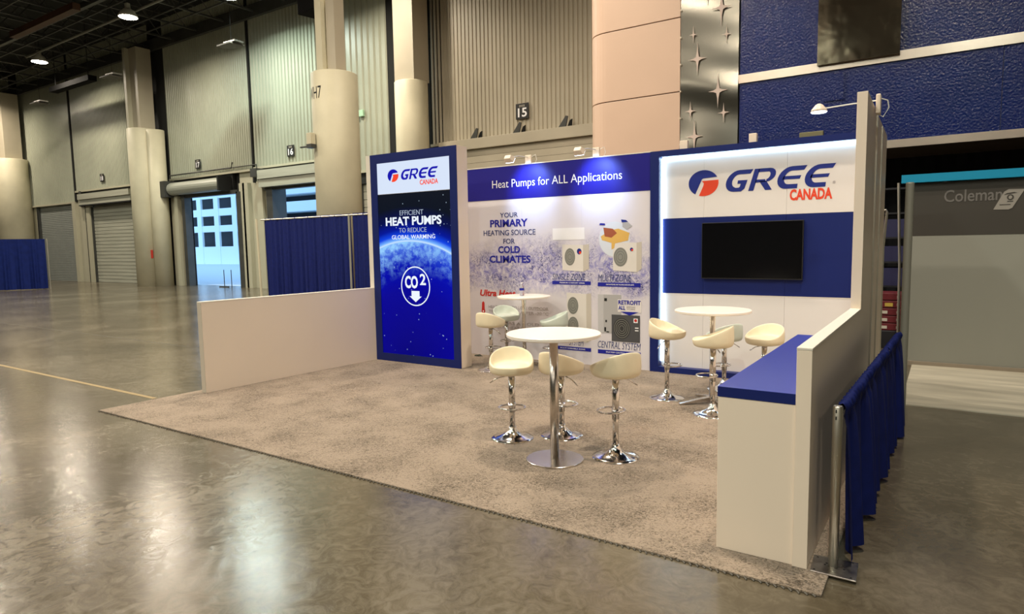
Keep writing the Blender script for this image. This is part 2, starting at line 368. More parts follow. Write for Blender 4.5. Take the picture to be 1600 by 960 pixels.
def siding(x0, x1, z0, z1, pitch=.3, d=.045, y=YB):
    V = []; Fs = []; n = max(1, round((x1-x0)/pitch)); p = (x1-x0)/n; prof = []
    for i in range(n):
        a = x0+i*p
        prof += [(a, y), (a+p*.30, y), (a+p*.42, y-d), (a+p*.88, y-d)]
    prof.append((x1, y))
    for xx, yy in prof: V += [(xx, yy, z0), (xx, yy, z1)]
    for i in range(len(prof)-1): Fs.append((2*i, 2*i+2, 2*i+3, 2*i+1))
    return V, Fs
wall = sthing('wall_back', (-20, YB, 0))
# backing slabs between openings, lintels above
segs_z = [  # x0,x1,z bottom of siding
    (-62, -42.4, 4.57), (-41.2, -34.55, 4.57), (-34.45, -25.9, 5.15), (-24.6, -18.03, 5.15), (-17.93, -12.44, 5.20), (-12.38, -9.95, 4.57), (-7.95, -.2, 5.2), (-.15, 12, 4.6), (12.05, XR, 4.6)]
for i, (a, c_, z) in enumerate(segs_z):
    v, f = siding(a, c_, z, ZC, .29 if i == 5 else .21 if i == 4 else .155, .045 if i in (4, 5) else .028)
    obj('wall_panel', v, f, m_wall if a < -8 else m_wall2, wall)
    box('edge_trim', a, c_, YB-.09, YB+.05, z-.07, z+.02, m_trim, wall)
OPEN = [(-39.6, -35.0, 4.55), (-33.0, -28.2, 4.27), (-23.25, -19.15, 4.22), (-16.75, -12.3, 4.22), (-11.6, -9.9, 4.1), (-6.9, -2.0, 4.75)]
px = XL
parts = []
for a, c_, z in OPEN:
    parts.append(B(px, a, YB+.16, YB+.24, 0, ZC)); parts.append(B(a, c_, YB+.16, YB+.24, z, ZC)); px = c_
parts.append(B(px, XR, YB+.15, YB+.6, 0, ZC))
v, f = join(*parts); obj('backing', v, f, m_dark, wall)
# jamb walls below the siding (recessed)
for a, c_ in ((-62, -39.6), (-35.0, -33.0), (-28.2, -23.25), (-19.15, -16.75), (-12.3, -11.6), (-9.9, -6.9), (-2.0, 26)):
    box('wall_pier', a, c_, YB+.05, YB+.2, 0, 5.2, m_trim, wall)
# vertical posts
for a in (-40.9, -34.9, -18.75, -17.75, -12.2, -24.5, -19.0, -33.25):
    box('post', a, a+.38, YB-.12, YB+.1, 0, 4.6, m_trim, wall)
for a in (-39.75, -33.5, -17.05, -28.3, -16.9):
    box('shadow_gap', a, a+.14, YB-.05, YB+.12, 0, 4.55, m_dark, wall)
box('expansion_joint', -34.55, -34.45, YB-.08, YB+.1, 4.57, ZC, m_dark, wall)
box('expansion_joint', -18.03, -17.93, YB-.08, YB+.1, 4.57, ZC, m_dark, wall)
box('expansion_joint', -12.44, -12.38, YB-.02, YB+.1, 4.57, ZC, m_dark, wall)
box('expansion_joint', -42.4, -41.2, YB, YB+.1, 0, ZC, m_dark, wall)
box('expansion_joint', -9.95, -7.4, YB, YB+.1, 0, ZC, m_dark, wall)
box('expansion_joint', -25.9, -24.6, YB, YB+.1, 0, ZC, m_dark, wall)
# header recesses
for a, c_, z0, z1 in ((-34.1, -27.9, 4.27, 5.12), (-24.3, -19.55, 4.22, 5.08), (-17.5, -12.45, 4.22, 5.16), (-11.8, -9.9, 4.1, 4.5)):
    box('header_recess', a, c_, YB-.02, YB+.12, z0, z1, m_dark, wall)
def slat_door(name, x0, x1, z0, z1, m, pitch):
    d = sthing(name, ((x0+x1)/2, YB+.1, 0)); n = round((z1-z0)/pitch); p = (z1-z0)/n
    for k in range(n):
        zz = z0+k*p
        v, f = PZ([(x0, YB+.10), (x1, YB+.10), (x1, YB+.14), (x0, YB+.14)], zz+.012, zz+p-.012)
        o = obj('slat', v, f, m, d)
    box('slat_backing', x0, x1, YB+.142, YB+.165, z0, z1+.1, m, d)
    box('guide', x0-.12, x0, YB-.03, YB+.14, z0, z1, m_beam, d); box('guide', x1, x1+.12, YB-.03, YB+.14, z0, z1, m_beam, d)
    return d
d = slat_door('door_1', -39.58, -35.02, 0, 4.52, m_door_grey, .105)
d = slat_door('door_2', -32.85, -28.35, 0, 4.2, m_door, .19)
v, f = join(B(-33.6, -28.0, YB-.28, YB, 4.32, 4.62), B(-33.6, -28.0, YB-.36, YB, 4.62, 4.92)); obj('hood', v, f, m_door, d)
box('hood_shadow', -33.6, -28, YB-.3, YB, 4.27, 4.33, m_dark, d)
v, f = L([(.06, 0), (.06, .5)], 10, (-33.6, YB-.2, 4.6)); obj('motor', v, f, m_beam, d)
d = sthing('door_3', (-21.2, YB, 0))   # open door with rolled-up drum
V, Fs = T([(-23.9, YB-.35, 4.62), (-19.75, YB-.35, 4.62)], .30, 20); obj('roller_drum', V, Fs, mat('drum paint', (.30, .31, .26), .4), d, smooth=False)
box('bracket', -24.45, -23.95, YB-.7, YB-.05, 4.25, 5.0, m_beam, d); box('bracket', -19.72, -19.62, YB-.7, YB-.05, 4.3, 4.95, m_dark, d)
box('lintel', -23.6, -19.1, YB-.15, YB+.1, 4.18, 4.34, m_beam, d)
box('guide', -23.45, -23.2, YB-.2, YB+.14, 0, 4.25, m_beam, d); box('guide', -19.2, -18.9, YB-.15, YB+.5, 0, 4.25, m_beam, d)
box('jamb_plate', -24.0, -23.72, YB-.25, YB, 0, 4.3, m_trim, d)
V, Fs = T([(-24.3, YB-.25, 4.9), (-24.3, YB-.2, 5.3), (-19.5, YB-.1, 5.32), (-19.4, YB-.1, 5.55)], .035, 6); obj('conduit', V, Fs, m_beam, d)
V, Fs = T([(-19.4, YB-.1, 5.32), (-17.7, YB-.1, 5.32), (-17.6, YB-.1, 4.5)], .025, 6); obj('conduit', V, Fs, m_beam, d)
d = sthing('door_4', (-14.5, YB, 0))
v, f = join(B(-17.2, -12.5, YB-.4, YB, 4.30, 4.62), B(-17.2, -12.5, YB-.46, YB, 4.64, 5.0)); obj('hood', v, f, m_door, d)
box('lintel', -17.2, -12.4, YB-.15, YB+.1, 4.18, 4.30, m_beam, d)
box('bracket', -17.6, -17.2, YB-.5, YB, 4.75, 5.1, m_beam, d)
box('guide', -17.0, -16.6, YB-.2, YB+.5, 0, 4.25, m_beam, d); box('guide', -12.4, -12.1, YB-.2, YB+.5, 0, 4.25, m_beam, d)
d = slat_door('door_5', -11.5, -10.0, 0, 4.1, m_door, .3)
box('section_backing', -7.3, .1, YB-.19, YB+.1, .02, 4.86, m_dark, sthing('door_6', (-4, YB, 0))); d = bpy.data.objects['door_6']
for k in range(22):
    z0 = .02+k*.22; box('door_section', -7.3, .1, YB-.20, YB+.0, z0, z0+.212, m_wall2, d)
box('header_beam', -7.4, .2, YB-.32, YB, 4.86, 5.2, m_wall2, d, bevel=.01)

# dock number signs
for n_, xx, zz, s in (('18', -31.19, 5.70, .42), ('17', -22.07, 5.69, .42), ('16', -15.41, 5.69, .45), ('15', -4.16, 5.885, .48)):
    t_ = thing('dock_sign', {'18': 'small black plate reading 18 above the closed slatted dock door', '17': 'black plate reading 17 above the rolled-up drum of the open dock door', '16': 'black plate reading 16 just left of the big WH7 column', '15': 'largest black plate, reading 15, high on the wall above the blue header'}[n_], 'sign', (xx, YB-.08, zz))
    box('plate', xx-s/2, xx+s/2, YB-.10, YB-.08, zz-s/2, zz+s/2, m_black, t_, bevel=.006)
    text(n_, xx-s*.33, xx+s*.36, zz-s*.38, zz+s*.2, YB-.102, m_print_white, t_, bold=.02)
    text('DOCK', xx-s*.22, xx+s*.22, zz+s*.27, zz+s*.40, YB-.102, m_label, t_, bold=.01)
# brackets above door 15
for n_, xx in (('left', -5.87), ('middle', -4.2), ('right', -2.55)):
    t_ = thing('wall_bracket', {'left': 'dark angled metal bracket on beam under plate 15, nearest the blue tower', 'middle': 'dark angled metal bracket directly beneath the plate reading 15', 'right': 'dark angled metal bracket on beam beside the peach wall'}[n_], 'bracket', (xx, YB-.2, 5.2), group='brackets on the door beam')
    v, f = PX([(xx-.2, 5.2), (xx+.05, 5.2), (xx+.12, 5.5), (xx+.05, 5.52)], YB-.30, YB-.26); obj('plate', v, f, m_beam, t_)
    v, f = PX([(xx+.06, 5.2), (xx+.2, 5.2), (xx+.22, 5.42), (xx+.14, 5.38)], YB-.22, YB-.18); obj('plate', v, f, m_dark, t_)
# wall box, cable scuffs
tag(box('alarm_box', -11.4, -11.14, YB-.14, YB-.045, 6.56, 6.80, m_green, bevel=.01), 'small pale green box on the ribbed wall right of the WH7 column', 'box')

# ------------------------------------------------------------------ round columns with square piers on top
def column(cx, cy, r, top, label, pw, pier_x=None, pipe=True):
    t_ = thing('column', label, 'column', (cx, cy, 0), group='round clad hall columns')
    v, f = L([(r, 0), (r, top-.02), (r-.02, top)], 48, (cx, cy, 0)); obj('cladding', v, f, m_col, t_, smooth=False)
    for p in t_.children[0].data.polygons: p.use_smooth = len(p.vertices) == 4
    px_ = pier_x if pier_x is not None else cx
    box('pier', px_-pw/2, px_+pw/2, cy-pw/2+.1, cy+pw/2, top, 11.3, m_wall2, t_)
    if pipe: box('downpipe', px_-pw/2-.04, px_-pw/2+.16, cy-pw/2-.1, cy-pw/2+.1, top, 11.3, m_trim, t_)
    return t_
column(-40.9, 13.2, .95, 7.4, 'cream round column at the far left edge behind the blue drape', 1.0)
ca = column(-25.55, 13.25, .64, 7.55, 'cream round column left of the open dock door 17', .80, -25.45)
v, f = L([(.40, 0), (.40, 7.45)], 32, (-24.72, 13.45, 0)); obj('pipe_casing', v, f, m_col, ca, smooth=True)
tag(box('alarm_pull', -25.02, -24.90, 12.98, 13.06, 1.35, 1.75, m_red_box, bevel=.01), 'small red box on the cream column left of door 17', 'alarm box')
column(-8.13, 13.2, .56, 7.2, 'cream round column behind the blue screen tower', .86, None, False)
# free-standing oblong column WH7
cw = thing('column', 'large free-standing cream column lettered WH7 rising behind the blue drape', 'column', (-6.72, 8.9, 0), group='round clad hall columns')
cxx, cyy, cr_ = -7.08, 8.9, .625
cw.location = (cxx, cyy, 0)
v, f = L([(cr_, 0), (cr_, 6.42), (cr_-.02, 6.44)], 56, (cxx, cyy, 0)); o = obj('cladding', v, f, m_col, cw)
for p in o.data.polygons: p.use_smooth = len(p.vertices) == 4
box('pier', -6.98, -6.66, 8.6, 8.95, 6.44, 11.4, m_wall2, cw)
box('downpipe', -7.30, -7.06, 8.5, 8.7, 6.44, 11.4, m_col, cw)
wt = text('WH7', 0, .60, 5.70, 6.02, 0, m_black, None, bold=.0)
for v_ in wt.data.vertices:
    a = math.radians(-131)+v_.co.x/cr_
    v_.co = Vector((cxx+(cr_+.004)*math.cos(a), cyy+(cr_+.004)*math.sin(a), v_.co.z))-cw.location
wt.parent = cw
jb = thing('junction_box', 'small cream box with a rod on the WH7 column', 'box', (-7.35, 8.3, 4.5))
box('cover', -7.38, -7.20, 8.10, 8.265, 4.50, 4.80, m_col, jb, bevel=.01); box('bracket', -7.38, -7.18, 8.09, 8.265, 4.40, 4.50, m_beam, jb)
V, Fs = T([(-7.75, 8.2, 4.46), (-7.36, 8.2, 4.46)], .025, 6); obj('rod', V, Fs, m_beam, jb)
sp_ = thing('wall_speaker', 'black box hung beside the WH7 column near the ceiling', 'speaker', (-8.0, 9, 8.4))
v, f = PZ([(-8.35, 8.8), (-7.5, 8.7), (-7.35, 9.3), (-8.2, 9.5)], 8.25, 8.75); obj('housing', v, f, m_matt, sp_, bevel=.02)
V, Fs = T([(-7.9, 9.1, 8.75), (-7.9, 9.1, 11.4)], .03, 6); obj('hanger', V, Fs, m_black, sp_)

# ------------------------------------------------------------------ ceiling steelwork
x = -54.0; k = 0
jm = None
while x < 20:
    pts = []
    if jm is None:
        y0, y1 = -14, 13.7; zb, zt = 11.45, 12.5
        prt = [B(-.05, .05, y0, y1, zb, zb+.07), B(-.05, .05, y0, y1, zt, zt+.08)]
        yy = y0; s = 0
        while yy < y1-.8:
            a = (0, yy, zb+.04 if s % 2 == 0 else zt); c_ = (0, yy+.8, zt if s % 2 == 0 else zb+.04)
            prt.append(T([a, c_], .022, 4)); yy += .8; s += 1
        v, f = join(*prt); o = obj('joist', v, f, m_beam, ceil, local=True); jm = o; o.location = (x, 0, 0)
    else:
        o = bpy.data.objects.new('joist', jm.data); C.objects.link(o); o.parent = ceil; o.location = (x, 0, 0)
    x += 2.05
for yy, zz, hh in ((13.72, 11.3, .5), (9.3, 11.35, .22), (6.0, 11.35, .22), (1.5, 11.2, .4), (-6, 11.2, .4)):
    box('girder', -60, 24, yy, yy+.16, zz, zz+hh, m_beam, ceil)
V, Fs = T([(-31, 10.75, 11.3), (-8, 10.45, 11.3)], .05, 6); obj('conduit', V, Fs, mat('conduit', (.2, .2, .17), .5), ceil)
for k, yy in enumerate((12.4, 11.6, 10.0, 7.6, 4.5)):
    V, Fs = T([(-48, yy+.3, 11.35), (-10, yy-.3, 11.35)], .035, 6); obj('pipe', V, Fs, m_beam, ceil)
v, f = B(-27.2, -21.3, 8.72, 9.0, 11.05, 11.3); tag(obj('red_beam', v, f, m_rust, None), 'reddish brown steel beam under the dark ceiling, top left', 'beam')
v, f = B(-31.8, -27.6, 11.95, 12.35, 9.95, 10.2); o = tag(obj('black_duct', v, f, m_matt, None), 'black box duct ending in front of the ribbed wall at upper left', 'duct')
for xx in (-31.5, -28): V, Fs = T([(xx, 12.15, 10.2), (xx, 12.15, 12.7)], .02, 4); obj('hanger', V, Fs, m_black, o)
for n_, (xx, yy) in (('unlit flat white fixture hung before the wall left of WH7 column', (-16.2, 12.0)), ('unlit flat white fixture hung left of the square pier at column near door 17', (-24.6, 11.6)), ('unlit flat white fixture hung before the wall at far left', (-33.1, 12.0))):
    t_ = thing('hanging_fixture', n_, 'lamp', (xx, yy, 9.55), group='unlit hanging fixtures')
    box('panel', xx-.5, xx+.35, yy-.3, yy+.3, 9.53, 9.58, m_tau, t_); box('reflector', xx-.2, xx+.5, yy-.2, yy+.2, 9.6, 9.66, m_steel, t_)
    V, Fs = T([(xx, yy, 9.6), (xx, yy, 12.7)], .007, 4); obj('wire', V, Fs, m_matt, t_)

# ------------------------------------------------------------------ high-bay lamps
def highbay(xx, yy, col, label, grp):
    z = LAMP_Z; t_ = thing('high_bay_lamp', label, 'lamp', (xx, yy, z), group=grp)
    v, f = L([(.36, 0), (.34, .06), (.25, .22), (.12, .33), (.10, .34), (.10, .52), (.04, .55)], 28, (xx, yy, z)); obj('reflector', v, f, mat_shade, t_, smooth=True)
    v, f = L([(.001, -.012), (.2, -.012), (.33, .0), (.33, .01)], 28, (xx, yy, z)); obj('lens', v, f, m_lens if col is WARM else m_lens_cool, t_, smooth=True)
    V, Fs = T([(xx, yy, z+.5), (xx, yy, 12.6)], .015, 5); obj('hanger', V, Fs, m_black, t_)
    ld = bpy.data.lights.new('lamp_light', 'AREA'); ld.shape = 'DISK'; ld.size = .5; ld.energy = LAMP_W; ld.color = col; ld.spread = 2.88
    lo = bpy.data.objects.new('lamp_light', ld); C.objects.link(lo); lo.parent = t_; lo.location = (0, 0, -.03)
mat_shade = mat('white lamp shade', (.7, .68, .6), .5)
for i, (xx, yy, c_) in enumerate(LAMPS):
    lab = {1: 'lit round high-bay lamp furthest left under the dark ceiling', 2: 'lit round high-bay lamp at the top, right of the furthest left one', 3: 'lit high-bay lamp cut off by the top edge of the photo'}.get(i, 'lit round high-bay lamp outside the picture')
    highbay(xx, yy, c_, lab, 'high-bay lamps under the ceiling')

# ------------------------------------------------------------------ peach facade, star column and blue wall above the right side
FY = 10.0
pc = thing('peach_wall', 'peach panelled wall with rounded left corner and dark joints above the booth', 'wall', (1.2, FY, 0))
def round_left(x0, x1, y0, y1, r):
    p = [(x1, y0), (x1, y1), (x0, y1)]
    for i in range(11):
        a = PI+PI/2*i/10; p.append((x0+r+r*math.cos(a), y0+r+r*math.sin(a)))
    return p
z = -.0
for k in range(9):
    z0 = .315+(k-1)*1.523 if k else 0; z1 = .315+k*1.523
    if z0 >= ZC: break
    v, f = PZ(round_left(.02, 2.29, FY, FY+3.5, .55), z0+(.008 if k else 0), min(z1, ZC)-.012); obj('panel', v, f, m_peach, pc, bevel=.006)
v, f = PZ(round_left(.06, 2.28, FY+.04, FY+3.5, .55), 0, ZC); obj('core', v, f, m_dark, pc)
# star sheet
sc_ = thing('star_column', 'polished metal column with pale four-pointed stars between peach and blue walls', 'column', (2.9, FY, 0))
def sheet(x0, x1, z0, z1, y):
    V = []; Fs = []; nx, nz = 12, 120
    for j in range(nz+1):
        for i in range(nx+1):
            u = i/nx; z_ = z0+(z1-z0)*j/nz
            wv = .016*math.sin(z_*4.1+1.2*math.sin(u*2.2+z_)+.4)*(.5+.5*math.sin(z_*1.7+.5))+.004*math.sin(z_*9+u*3)
            V.append((x0+(x1-x0)*u, y-.03-wv, z_))
    for j in range(nz):
        for i in range(nx): a = j*(nx+1)+i; Fs.append((a, a+1, a+nx+2, a+nx+1))
    return V, Fs
v, f = sheet(2.31, 3.50, 0, ZC, FY); obj('sheet', v, f, m_star_sheet, sc_, smooth=True)
box('core', 2.30, 3.505, FY+.06, FY+3.5, 0, ZC, m_dark, sc_)
def star(cx, cz, w_, h_, y):
    p = []
    for i in range(8):
        a = PI/2+i*PI/4
        if i % 2 == 0:
            p.append((cx+w_*math.cos(a), cz+h_*math.sin(a)))
        else:
            p.append((cx+w_*.24*math.cos(a), cz+w_*.30*math.sin(a)))
    # concave sides
    q = []
    for i in range(8):
        a, b_ = p[i], p[(i+1) % 8]; q.append(a)
        mx_, mz_ = (a[0]*.5+b_[0]*.5), (a[1]*.5+b_[1]*.5); q.append((mx_+(cx-mx_)*.22, mz_+(cz-mz_)*.22))
    return q
STARS = [(3.16, 6.40, .20, .36), (2.86, 6.75, .12, .25), (2.59, 5.97, .085, .17), (3.27, 5.86, .09, .19), (2.68, 5.47, .19, .33), (3.11, 4.77, .20, .35),
         (2.54, 4.43, .12, .20), (3.23, 4.32, .12, .20), (2.63, 3.90, .18, .34), (3.2, 3.1, .18, .33), (2.6, 2.6, .12, .2), (2.65, 7.3, .18, .34), (3.2, 7.7, .18, .34), (2.6, 8.3, .12, .2)]
for a in STARS:
    print_('star', star(*a, FY), FY-.076, m_pink, sc_, .006)
for k in range(9): print_('clip', rect(2.31, 2.335, 3.2+k*.55, 3.23+k*.55), FY-.07, m_white, sc_, .01)
# blue wall
bw = thing('blue_wall', 'glossy rippled blue film wall with aluminium bands above the next stand', 'wall', (6.5, FY, 3.4))
prt = [(3.52, 7.8, 3.48, 4.86), (7.8, 14, 3.48, 4.86), (3.52, 6.2, 5.03, 6.50), (6.2, 9.0, 5.03, 6.5), (9.0, 14, 5.03, 6.5), (3.52, 14, 6.66, 8.1), (3.52, 14, 8.26, 9.7), (3.52, 14, 9.86, ZC)]
for a in prt: box('panel', a[0]+.004, a[1]-.004, FY, FY+.1, a[2], a[3], m_bluefilm, bw)
for z0, z1 in ((3.335, 3.475), (4.86, 5.025), (6.50, 6.66), (8.1, 8.26), (9.7, 9.86)): box('band', 3.51, 14, FY-.04, FY+.1, z0, z1, m_strip, bw)
box('soffit', 3.51, 14, FY+.1, FY+2.6, 3.345, 3.42, m_soffit, bw)
box('core', 3.51, 14, FY+.12, FY+3.4, 3.42, ZC, m_dark, bw)
tag(box('bronze_panel', 4.97, 6.31, FY-.13, FY-.06, 4.96, 6.9, m_bronze), 'brown bronze-tinted reflective panel fixed over the blue wall, top right', 'panel')
tag(box('blue_patch', 5.08, 5.42, FY-.03, FY-.004, 4.30, 4.80, m_bluefilm), 'small square patch of blue film on the blue wall above the lit lamp', 'panel')
# dark sheet added in place of the opening's deep shade
def drape_mesh(p0, p1, z0, z1, n, amp, waves, rows=6, seed=1, flare=1.3, gather=.35):
    rnd = random.Random(seed); p0 = Vector(p0); p1 = Vector(p1); d = p1-p0; ln = d.length; d.normalize(); nn = Vector((-d.y, d.x))
    ph = [rnd.uniform(0, 6.28) for _ in range(5)]
    fr = [waves*(1+rnd.uniform(-.25, .25)) for _ in range(5)]
    V = []; Fs = []
    for j in range(rows+1):
        t_ = j/rows; zz = z1+(z0-z1)*t_
        am = amp*(gather+(flare-gather)*t_)
        for i in range(n+1):
            s = i/n
            o_ = 0
            o_ += math.sin(6.283*fr[0]*s+ph[0]+.8*math.sin(3*s*6.28+ph[3]))*.55
            o_ += math.sin(6.283*fr[1]*1.7*s+ph[1]+t_*.8)*.28+math.sin(6.283*fr[2]*.43*s+ph[2])*.35
            q = p0+d*(ln*s)+nn*(o_*am)
            V.append((q.x, q.y, zz))
    for j in range(rows):
        for i in range(n): a = j*(n+1)+i; Fs.append((a, a+1, a+n+2, a+n+1))
    return V, Fs
v, f = drape_mesh((3.55, 11.9), (13.5, 11.9), .02, 3.42, 200, .08, 28, 4, 5)
tag(obj('shade_sheet', v, f, m_shade_sheet, None, smooth=True), 'dark sheet added to darken the opening under the blue wall', 'drape')

# ------------------------------------------------------------------ next stand: grey wall, floor, poles
nb = thing('stand_backwall', 'taupe and sage grey stand wall lettered Coleman with a pale badge', 'wall', (8.2, 6.36, 0))
box('upper_panel', 6.70, 11.5, 6.36, 6.42, 1.735, 2.42, m_tau, nb); box('lower_panel', 6.70, 11.5, 6.363, 6.42, .06, 1.735, m_sage, nb)
box('skirting', 6.70, 11.5, 6.33, 6.42, 0, .06, m_skirt, nb)
text('Coleman', 7.08, 7.685, 2.16, 2.315, 6.357, m_colem, nb, bold=.01)
bd = print_('badge', [(7.60, 2.045), (7.755, 2.04), (7.79, 2.06), (7.905, 2.285), (7.745, 2.29), (7.70, 2.26)], 6.358, m_badge, nb, .004)
print_('emblem', ell(7.765, 2.19, .035, .035, 16), 6.353, m_tau, bd, .002)
print_('emblem', ell(7.765, 2.19, .018, .022, 16), 6.3505, m_badge, bd, .002)
print_('emblem', rect(7.735, 7.795, 2.135, 2.146), 6.353, m_tau, bd, .002)
print_('emblem', [(7.70, 2.222), (7.83, 2.243), (7.80, 2.252), (7.73, 2.243)], 6.353, m_tau, bd, .002)
print_('bar', rect(7.66, 7.77, 2.098, 2.106), 6.353, m_tau, bd, .002)
tag(box('cyan_fascia', 6.60, 11.5, 6.28, 6.40, 2.43, 2.535, m_cyan), 'bright cyan fascia strip along the top of the grey stand wall', 'fascia')
tag(box('vinyl_floor', 6.80, 11.5, 3.83, 6.33, .001, .014, m_vinyl), 'pale wood-look vinyl flooring in front of the sage grey wall', 'flooring')
tag(obj('upright_pole', *L([(.034, 0), (.034, 2.19), (.03, 2.2)], 20, (6.842, 2.99, 0)), m_alu_dull, None, smooth=False), 'tall grey round pole at the far end of the blue curtain', 'pole')
V, Fs = T([(6.60, 6.9, 0), (6.585, 6.9, 1.3), (6.535, 6.9, 2.48)], .018, 10); tag(obj('thin_pole', V, Fs, m_alu, None), 'thin leaning silver pole behind the tall grey pole', 'pole')
V, Fs = T([(6.50, 5.1, 0), (6.50, 5.1, 1.6), (6.528, 5.1, 2.02), (6.515, 5.1, 2.045), (6.49, 5.1, 2.04)], .014, 8); tag(obj('hooked_pole', V, Fs, m_alu, None), 'white pole with a hooked top against the back of the white wall', 'pole')
# cases
rk = thing('equipment_rack', 'black equipment rack with stacked boxes in the dark gap behind the booth', 'rack', (6.4, 8.8, 0))
for xx in (5.7, 7.05):
    for yy in (8.6, 9.3): box('post', xx, xx+.05, yy, yy+.05, 0, 2.6, m_case_dark, rk)
for zz in (.05, .9, 1.3, 1.7, 2.1, 2.5): box('shelf', 5.7, 7.1, 8.6, 9.35, zz, zz+.03, m_case_dark, rk)
for k in range(9):
    a = 5.78+(k % 3)*.42; zz = (.93, 1.33, 1.73)[k//3]; box('carton', a, a+.34, 8.62, 9.2, zz, zz+.25+.04*(k % 2), mat('carton %d' % k, random.choice([(.02, .02, .07), (.05, .03, .02), (.03, .03, .04)]), .5), rk)
for k in range(5):
    t_ = thing('tool_case', ('lowest burgundy case of the stack behind the blue curtain', 'second burgundy case from the bottom behind the blue curtain', 'middle burgundy case of the stack behind the blue curtain', 'burgundy case with a yellow label, second from the top', 'topmost burgundy case of the stack in the dark gap')[k], 'case', (6.3, 7.9, .28+k*.118), group='burgundy cases in a stack')
    z0 = .28+k*.118; box('body', 5.95, 6.75, 7.8, 8.3, z0, z0+.108, m_case, t_, bevel=.008)
    if k == 3: box('label', 6.36, 6.47, 7.795, 7.8, z0+.02, z0+.075, m_yellow, t_)
    elif k in (0, 1, 2): box('label', 6.27, 6.40, 7.795, 7.8, z0+.025, z0+.07, m_label, t_)
    box('latch', 6.52, 6.56, 7.79, 7.8, z0+.03, z0+.07, m_steel, t_)
tag(box('cart', 5.9, 6.8, 7.75, 8.35, .001, .278, m_case_dark, bevel=.01), 'black low cart carrying the stack of burgundy cases', 'cart')

# ------------------------------------------------------------------ outside: parking garage seen through the open dock doors
gr = thing('parking_garage', 'white concrete parking garage seen through the open dock doors', 'building', (-70, 45, 0))
box('wall', -110, -30, 46.6, 47.2, -1, 12, m_win_dark, gr)
GY = 45
for z0, z1 in ((-1, 2.1), (3.95, 4.75), (5.95, 6.85), (8.15, 9.1)):
    box('floor_band', -110, -59.9, GY, GY+.2, z0, z1, m_conc_out, gr)
for k in range(13):
    x0 = -70.3+(k-10)*3.75+0; box('pillar', x0+.1, x0+1.05, GY-.06, GY+.2, -1, 9.1, m_conc_out, gr)
box('pillar', -59.9, -58.9, GY-2.1, GY+.6, -1, 12, m_conc_out, gr)
for z0, z1 in ((-1, 2.4), (3.6, 5.0), (5.7, 6.8), (7.6, 9.3), (10.3, 11.2)):
    box('floor_band', -60.0, -30, GY-2, GY+.5, z0, z1, m_conc_out, gr)
tag(box('dock_apron', -75, 0, 14.7, 42.9, -.25, -.05, m_out_ground, None), 'pale concrete yard outside the open dock doors', 'ground')
# dock leveller barrier stands
bs = thing('barrier_stand', 'low dark barrier stand in the open dock door 17', 'stand', (-19.9, 13.7, 0))
for dx in (0, .55):
    V, Fs = T([(-20.2+dx, 13.7, 0), (-20.2+dx, 13.7, .8)], .02, 6); obj('post', V, Fs, m_beam, bs)
box('foot', -20.6, -19.9, 13.68, 13.74, 0, .05, m_beam, bs)

# =================================================================== BOOTH
# carpet
cp = tag(obj('carpet', *PZ([(-.404, -.586), (6.70, -.586), (6.70, 4.6), (-.25, 4.6)], .0005, .014), m_carpet, None, bevel=.004), 'beige cut-pile carpet covering the booth floor', 'carpet')
v, f = join(*[T([(-.404+i*.0355, -.586, .006), (-.404+i*.0355+.016, -.600-.006*math.sin(i*1.7), .003)], .0045, 4) for i in range(200)])
o = obj('frayed_edge', v, f, m_joint, cp); o['kind'] = 'stuff'

# left low partition
lp = thing('low_partition', 'low white partition panel running from the blue screen tower toward the camera', 'partition', (-.1, 1.8, 0))
v, f = PZ([(-.217, .480), (-.136, .480), (-.001, 3.148), (-.083, 3.148)], .015, 1.09); obj('panel', v, f, m_white, lp, bevel=.002)
v, f = PZ([(-.218, .479), (-.135, .479), (-.000, 3.148), (-.084, 3.148)], 1.0905, 1.103); obj('cap', v, f, m_white_edge, lp, bevel=.002)
v, f = PZ([(-.217, .4765), (-.136, .4765), (-.136, .4795), (-.217, .4795)], .015, 1.09); obj('end_strip', v, f, mat('end strip', (.50, .44, .36), .5), lp)

# screen tower
tw = thing('screen_tower', 'tall white tower with blue frame and a lit screen advert', 'display', (.8, 3.25, 0))
box('body', -.084, 1.612, 3.165, 3.392, .015, 3.05, m_white, tw, bevel=.002)
box('edge_panel', -.084, -.001, 3.151, 3.165, .015, 3.05, m_white_edge, tw)
v, f = join(B(0, .13, 3.151, 3.166, .015, 3.05), B(1.49, 1.61, 3.151, 3.166, .015, 3.05), B(.13, 1.49, 3.151, 3.166, 2.92, 3.05), B(.13, 1.49, 3.151, 3.166, .015, .13))
obj('frame', v, f, m_blue, tw)
sn = box('screen', .13, 1.49, 3.158, 3.164, .13, 2.468, m_earth, tw)
hs = box('header_screen', .135, 1.485, 3.156, 3.164, 2.475, 2.918, m_scr_white, tw)
TY = 3.1575
text('EFFICIENT', .555, 1.0, 2.155, 2.225, TY, m_scr_dim, sn, bold=-.006)
text('HEAT PUMPS', .275, 1.325, 2.01, 2.135, TY, m_scr_text, sn, bold=.03)
text('TO REDUCE', .53, 1.05, 1.91, 1.975, TY, m_scr_dim, sn, bold=-.006)
text('GLOBAL WARMING', .385, 1.205, 1.815, 1.875, TY, m_scr_text, sn, bold=.008)
text('CO', .615, .86, 1.108, 1.29, TY, m_scr_text, sn, bold=.035)
text('2', .90, 1.01, 1.16, 1.32, TY, m_scr_text, sn, bold=.02)
o_ = ell(.812, 1.14, .275, .285, 40); i_ = ell(.812, 1.14, .257, .268, 40)
V = [(x_, TY-.001, z_) for x_, z_ in o_]+[(x_, TY-.001, z_) for x_, z_ in i_]
obj('ring', V, [(i, (i+1) % 40, 40+(i+1) % 40, 40+i) for i in range(40)], m_scr_text, sn)
